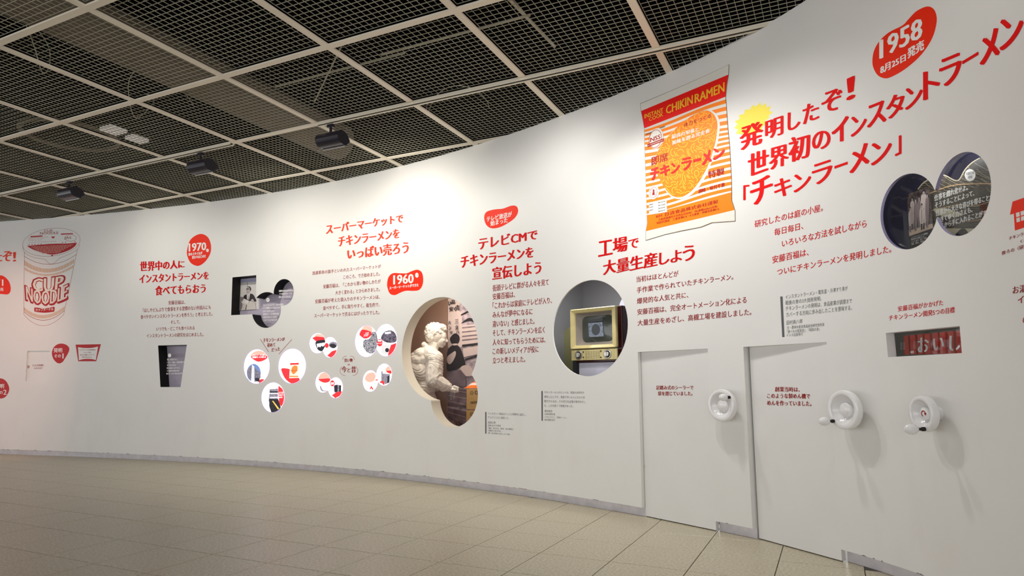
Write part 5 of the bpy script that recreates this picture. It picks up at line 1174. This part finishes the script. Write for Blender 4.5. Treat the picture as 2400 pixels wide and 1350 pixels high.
b = lbox('upper right and largest pair of light boxes, with crowded market photographs', [(859.3, 800, 26.4, 36.4), (905, 797.3, 25.4, 37.6)], [
    (0, smooth_loop([(815, 260), (880, 150), (960, 140), (1000, 200), (970, 300), (895, 330), (840, 300)], 4), M_LPK, CDB, 'red_cap'), (0, smooth_loop([(815, 262), (860, 200), (985, 235), (965, 300), (895, 330), (840, 300)], 4), M_LR, CDB, 'red_cap'),
    (0, smooth_loop([(1000, 235), (1080, 250), (1095, 330), (1060, 470), (1000, 545), (920, 520), (870, 440), (880, 350), (960, 330)], 4), mat('market_photo_print', (.30, .29, .34), .4, emit=.25, var=1.6, nscale=70), CDB, 'market_photo'),
    (1, smooth_loop([(1130, 300), (1180, 230), (1270, 212), (1335, 260), (1345, 370), (1230, 390), (1140, 350)], 4), mat('shop_photo_print', (.13, .11, .16), .4, emit=.2, var=1.2, nscale=45), CDB, 'shop_photo'),
    (1, [(1180, 240), (1265, 228), (1268, 255), (1185, 265)], M_LB, CDB, 'shop_sign'), (1, smooth_loop([(1130, 430), (1240, 420), (1255, 490), (1230, 550), (1145, 540)], 4), mat('backlit_pale_grey', (.62, .61, .63), .4, emit=.6), CDB, 'object_photo'), (1, ell(1215, 495, 28, 30, n=16), M_LK, CDB, 'object_shadow'),
    (1, [(1225, 575), (1245, 500), (1270, 420), (1380, 380), (1340, 520), (1280, 580)], M_LR, CDB, 'red_foot'), (None, ell(1110, 388, 40, 54, n=28), M_LR, CDB, 'red_disc')], GRP4)
words('', '', '', [('昭和', 1085, 375, 1133, 372, 26), ('のマーケット', 1072, 408, 1142, 405, 16)], CDB, M_LB, bold=2, off=.0065, parent=b)
words('', '', '', [('大阪駅', 900, 262, 955, 250, 14), ('前の市場で', 885, 285, 955, 272, 14), ('人々が並び', 878, 302, 945, 292, 14)], CDB, M_LB, bold=1, off=.0065, parent=b)
lbox('lower left pair of light boxes, with a photo of two standing people', [(757.5, 896.3, 17.5, 23.7), (786.5, 908.8, 17.1, 24.1)], [
    (0, smooth_loop([(225, 915), (260, 835), (330, 820), (392, 890), (380, 950), (300, 962)], 4), M_LPK, CDB, 'pink_cap'), (0, smooth_loop([(225, 918), (300, 905), (390, 905), (375, 950), (300, 962)], 4), M_LR, CDB, 'red_band'), (0, smooth_loop([(255, 1000), (290, 1070), (350, 1080), (350, 1088), (280, 1085), (250, 1040)], 4), M_LGR, CDB, 'shade'),
    (1, [(445, 1010), (480, 990), (555, 1000), (550, 1090), (455, 1105)], M_LGR, CDB, 'photo'), (1, [(455, 1000), (505, 995), (500, 1095), (460, 1100)], M_LK, CDB, 'figure'), (1, [(525, 1000), (550, 1000), (552, 1090), (525, 1092)], M_LK, CDB, 'figure'),
    (1, [(420, 1145), (480, 1100), (570, 1085), (560, 1140), (470, 1185)], M_LR, CDB, 'red_foot'), (None, ell(428, 972, 32, 44, n=24), M_LR, CDB, 'red_disc'), (None, [(408, 960), (424, 958), (424, 990), (408, 992)], M_LB, CDB, 'mark'), (None, [(432, 958), (448, 956), (448, 988), (432, 990)], M_LB, CDB, 'mark')], GRP4)
lbox('lower right pair of light boxes, mostly white with a red triangle figure', [(868.3, 893, 17.4, 24.8), (900.5, 878, 17.9, 25.5)], [
    (0, smooth_loop([(892, 905), (930, 835), (1010, 815), (1048, 860), (1025, 935), (960, 958), (915, 940)], 4), M_LPK, CDB, 'pink_cap'), (None, [(960, 1055), (985, 1005), (1020, 1060), (1000, 1065), (985, 1040), (972, 1062)], M_LR, CDB, 'triangle'),
    (1, smooth_loop([(1185, 780), (1240, 720), (1290, 760), (1275, 830), (1240, 835)], 4), M_LPK, CDB, 'pink_cap'), (1, [(1200, 790), (1290, 790), (1270, 835), (1215, 815)], M_LR, CDB, 'red_band'), (1, [(1130, 800), (1150, 790), (1150, 960), (1132, 940)], M_LGR, CDB, 'shade'), (1, [(1150, 830), (1255, 840), (1250, 960), (1190, 985), (1150, 940)], M_LGR, CDB, 'photo'),
    (1, [(1220, 870), (1250, 860), (1245, 960), (1215, 970)], M_LK, CDB, 'figure'), (None, smooth_loop([(1110, 965), (1125, 938), (1160, 938), (1178, 970), (1170, 1000), (1140, 970)], 3), M_LR, CDB, 'red_shape'), (None, [(1048, 918), (1085, 914), (1085, 930), (1048, 934)], M_LR, CDB, 'red_dash')], GRP4)

# ================================================================ HANDWHEELS
M_WH = mat('white_glossy_plastic', (.84, .83, .83), .12, .5, coat=.3); M_BLK = mat('black_steel', (.01, .01, .01), .3)
def lathe(surf, u, z, prof, name, m, parent, n=48):
    V = []; F = []
    for r, o in prof: V += [surf.w(u + r * math.cos(t), z + r * math.sin(t), o) for t in np.linspace(0, 2 * math.pi, n, endpoint=False)]
    for k_ in range(len(prof) - 1):
        for i in range(n): F.append((k_ * n + i, k_ * n + (i + 1) % n, (k_ + 1) * n + (i + 1) % n, (k_ + 1) * n + i))
    F.append(tuple(range((len(prof) - 1) * n, len(prof) * n)))
    bm = bmesh.new(); vv = [bm.verts.new(v) for v in V]
    for f in F:
        try: bm.faces.new([vv[i] for i in f])
        except ValueError: pass
    o = frombm(name, bm, m, smooth=True); put(o, parent); return o
def wheel(cx, cy, ytop, ybot, kx, ky, label, arrow=False):
    s_, z_ = WallSurf(.085).px(cx, cy); ps = PlaneSurf(s_, 0)
    fs = PlaneSurf(s_, .085); u, z = fs.px(cx, cy); R_ = (fs.px(cx, ytop)[1] - fs.px(cx, ybot)[1]) / 2; zc = (fs.px(cx, ytop)[1] + fs.px(cx, ybot)[1]) / 2
    t = thing('handwheel', label, 'handwheel', 'white handwheels', ps.w(u, zc, 0)); z = zc
    lathe(ps, u, z, [(.030, -.002), (.030, .056)], 'spindle', M_WH, t, 24)
    R = R_
    lathe(ps, u, z, [(R * .78, .052), (R * .95, .052), (R * .99, .056), (R, .062), (R, .074), (R * .99, .082), (R * .965, .086), (R * .96, .0865), (R * .76, .0865), (R * .755, .086), (R * .735, .080), (R * .73, .079), (R * .40, .054), (R * .375, .053), (R * .37, .054), (R * .36, .066), (R * .335, .071), (R * .33, .0715), (R * .01, .0715)], 'rim', M_WH, t)
    # spokeless dished wheel: crank knob on the rim
    ks = PlaneSurf(s_, .145); ku, kz = ks.px(kx, ky); d = math.hypot(ku - u, kz - z); ku, kz = u + (ku - u) / d * R * .86, z + (kz - z) / d * R * .86
    lathe(ps, ku, kz, [(.009, .085), (.009, .100), (.006, .101), (.006, .128)], 'knob_shaft', M_BLK, t, 16)
    lathe(ps, ku, kz, [(.007, .118), (.013, .122), (.020, .132), (.0235, .146), (.022, .160), (.016, .172), (.007, .178), (.001, .179)], 'knob', M_WH, t, 28)
    if arrow:
        f = Flat(ps, .0730); r0 = R * .15
        P = [(u + r0 * math.cos(math.radians(a)), z + r0 * math.sin(math.radians(a))) for a in range(-110 + 360, 0, -12)]
        for i in range(len(P) - 1):
            a, b_ = Vector((*P[i], 0)), Vector((*P[i + 1], 0)); n_ = (b_ - a).normalized().cross(Vector((0, 0, 1))) * .0022; bb = len(f.V); f.V += [(a + n_)[:2], (b_ + n_)[:2], (b_ - n_)[:2], (a - n_)[:2]]; f.F.append((bb, bb + 1, bb + 2, bb + 3))
        e = P[-1]; bb = len(f.V); f.V += [(e[0] - .008, e[1] + .001), (e[0] + .008, e[1] + .001), (e[0], e[1] - .011)]; f.F.append((bb, bb + 1, bb + 2))
        f.build('arrow_mark', M_DRED, t)
    return t
wheel(1689, 950, 912, 988, 1699, 929, 'white handwheel between the two doors, knob near its top')
wheel(1975, 961, 914, 1007, 1933, 988, 'white handwheel right of the right door, knob at lower left')
wheel(2158, 970, 927, 1012, 2138, 1006, 'rightmost white handwheel, with a small red arrow on its hub', True)

# ================================================================ TRACKS AND SPOTLIGHTS
M_TRK = mat('cream_track_lip', (.80, .74, .60), .4); M_TKD = mat('black_track_slot', (.01, .01, .01), .6); M_FIX = mat('black_fixture_paint', (.022, .020, .030), .28, .5)
aT = 2.0
def track(b0, b1, label):
    p, q = gp(aT, b0, ZT - .001), gp(aT, b1, ZT - .001); c = (p + q) / 2; t = thing('lighting_track', label, 'track', 'lighting tracks', c)
    L = (q - p).length; u = (q - p).normalized(); v = Vector((-u.y, u.x, 0))
    for sd, nm, m, w, z0_, z1_ in ((-1, 'track_lip', M_TRK, .014, -.014, 0), (1, 'track_lip', M_TRK, .009, -.014, 0), (0, 'track_slot', M_TKD, .026, -.007, 0)):
        bm = bmesh.new(); cc = c + v * (sd * .020); box_bm(bm, (cc.x, cc.y), (u.x, u.y), L, w, ZT + z0_ - .001, ZT + z1_ - .001); o = frombm(nm, bm, m); put(o, t)
    return t
track(-4.6, 1.0, 'long lighting track at the right, starting beside the nearest spotlight')
track(2.05, 7.5, 'lighting track at the left carrying two spotlights')
def fixture(px, py, label, pw):
    # find place on the track line
    best = min(np.linspace(-3, 7, 2001), key=lambda b: abs((lambda p: 1200 + FPX * p.x / (p.y * math.cos(PITCH) + (p.z - H) * math.sin(PITCH)))(gp(aT, b, ZT - .05)) - px))
    p = gp(aT, best, ZT - .03); u = (gp(aT, best - 1, 0) - gp(aT, best, 0)).normalized(); v = Vector((-u.y, u.x, 0))   # v: towards the wall
    t = thing('spotlight', label, 'spotlight', 'wall-washing spotlights', p)
    def bx(c, sx, sy, z0_, z1_, nm, m):
        bm = bmesh.new(); box_bm(bm, (c.x, c.y), (u.x, u.y), sx, sy, z0_, z1_); o = frombm(nm, bm, m); put(o, t)
    bx(p, .06, .03, ZT - .055, ZT - .028, 'track_adapter', M_FIX); bx(p, .016, .016, ZT - .105, ZT - .055, 'stem', M_FIX)
    cz_ = ZT - .155; L = .25; cc = p + v * .02; cc.z = 0
    prof = []
    for a in np.linspace(100, 292, 15): prof.append((.072 * math.cos(math.radians(a)) , .062 * math.sin(math.radians(a))))
    prof += [(.030, -.070), (.088, -.010), (.050, .040)]
    n = len(prof); bm = bmesh.new(); A = []
    for sd in (-1, 1): A.append([bm.verts.new(cc + u * sd * L / 2 + v * y + Vector((0, 0, cz_ + z))) for y, z in prof])
    nn = n
    for i in range(nn):
        if i in (nn - 3, ): continue                      # open mouth faces the wall
        j = (i + 1) % nn; bm.faces.new([A[0][i], A[0][j], A[1][j], A[1][i]])
    bm.faces.new(A[0]); bm.faces.new(A[1]); o = frombm('housing', bm, M_FIX); put(o, t)
    o.modifiers.new('w', 'SOLIDIFY').thickness = .002
    # inner lip with its lit look put in as glow, and lamp behind the mouth
    bm = bmesh.new(); vs = [bm.verts.new(cc + u * sd * L / 2 * .98 + v * y + Vector((0, 0, cz_ + z))) for sd, y, z in ((-1, .026, -.073), (1, .026, -.073), (1, .034, -.066), (-1, .034, -.066))]; bm.faces.new(vs); put(frombm('reflector_lip', bm, mat('lit_reflector_glow', (.85, .75, .6), .3, emit=.8)), t)
    bm = bmesh.new(); vs = [bm.verts.new(cc + u * sd * L / 2 * .9 + v * y + Vector((0, 0, cz_ + z))) for sd, y, z in ((-1, .020, -.045), (1, .020, -.045), (1, .062, -.004), (-1, .062, -.004))]; bm.faces.new(vs); put(frombm('lamp', bm, mat('lamp_glow', (1, .93, .8), .3, emit=6.0)), t)

    src = Vector((cc.x, cc.y, cz_ - .045)) + v * .10
    spot(src, (src.x + v.x * 1.0, src.y + v.y * 1.0, src.z - 1.0), pw, (1, .95, .85), 150, .05)
    return p, v
for px, py, lab, pw in ((775, 315, 'nearest and largest black spotlight, hanging left of the centre', 72), (470, 378, 'middle black spotlight of the three on the ceiling track', 52), (162, 445, 'farthest black spotlight, at the left above the drinking-cup drawing', 26)):
    fixture(px, py, lab, pw)
# more wall washers of the same row, outside the frame
for a,b,pw in ((1.9,-.9,30),(.1,-2.9,14)):
    p=gp(a,b,ZT-.22); spot(p,(p.x+.5,p.y+.8,ZT-1.4),pw,(1,.97,.92),150,.05)
sw = WALL.px(1975, 961)[0]
for ds, dn, pw in ((-.75, 1.05, 48), (-1.35, .85, 46)):
    p = WALL.w(sw + ds, ZT - .12, dn); q = WALL.w(sw + ds + .25, 1.0, .0); spot(p, q, pw, (1, .97, .93), 120, .03)
# warm pink lamp beyond the left edge of the frame
p = gp(1.2, 5.6, ZT - .1); q = WALL.w(*WALL.px(-60, 900)); spot(p, q, 120, (1, .55, .42), 75, .08)
# lamps inside the niches
a=TP.w((uL+uR)/2, zT+.25, .02); area(a,(a.x+.1,a.y+.2,a.z-.5),4.0,.3,.1)
a=SP.w(spx(330,500)[0], zb1-.06, -.15); area(a,(a.x,a.y+.1,a.z-.5),8.0,.5,.15,(1,.90,.78))
pl = bpy.data.lights.new('niche_lamp', 'POINT'); pl.energy = 3; pl.shadow_soft_size = .01; po = bpy.data.objects.new('niche_lamp', pl); col.objects.link(po)
po.location = WallSurf(-.055).w(*WallSurf(-.055).px(2215, 340))
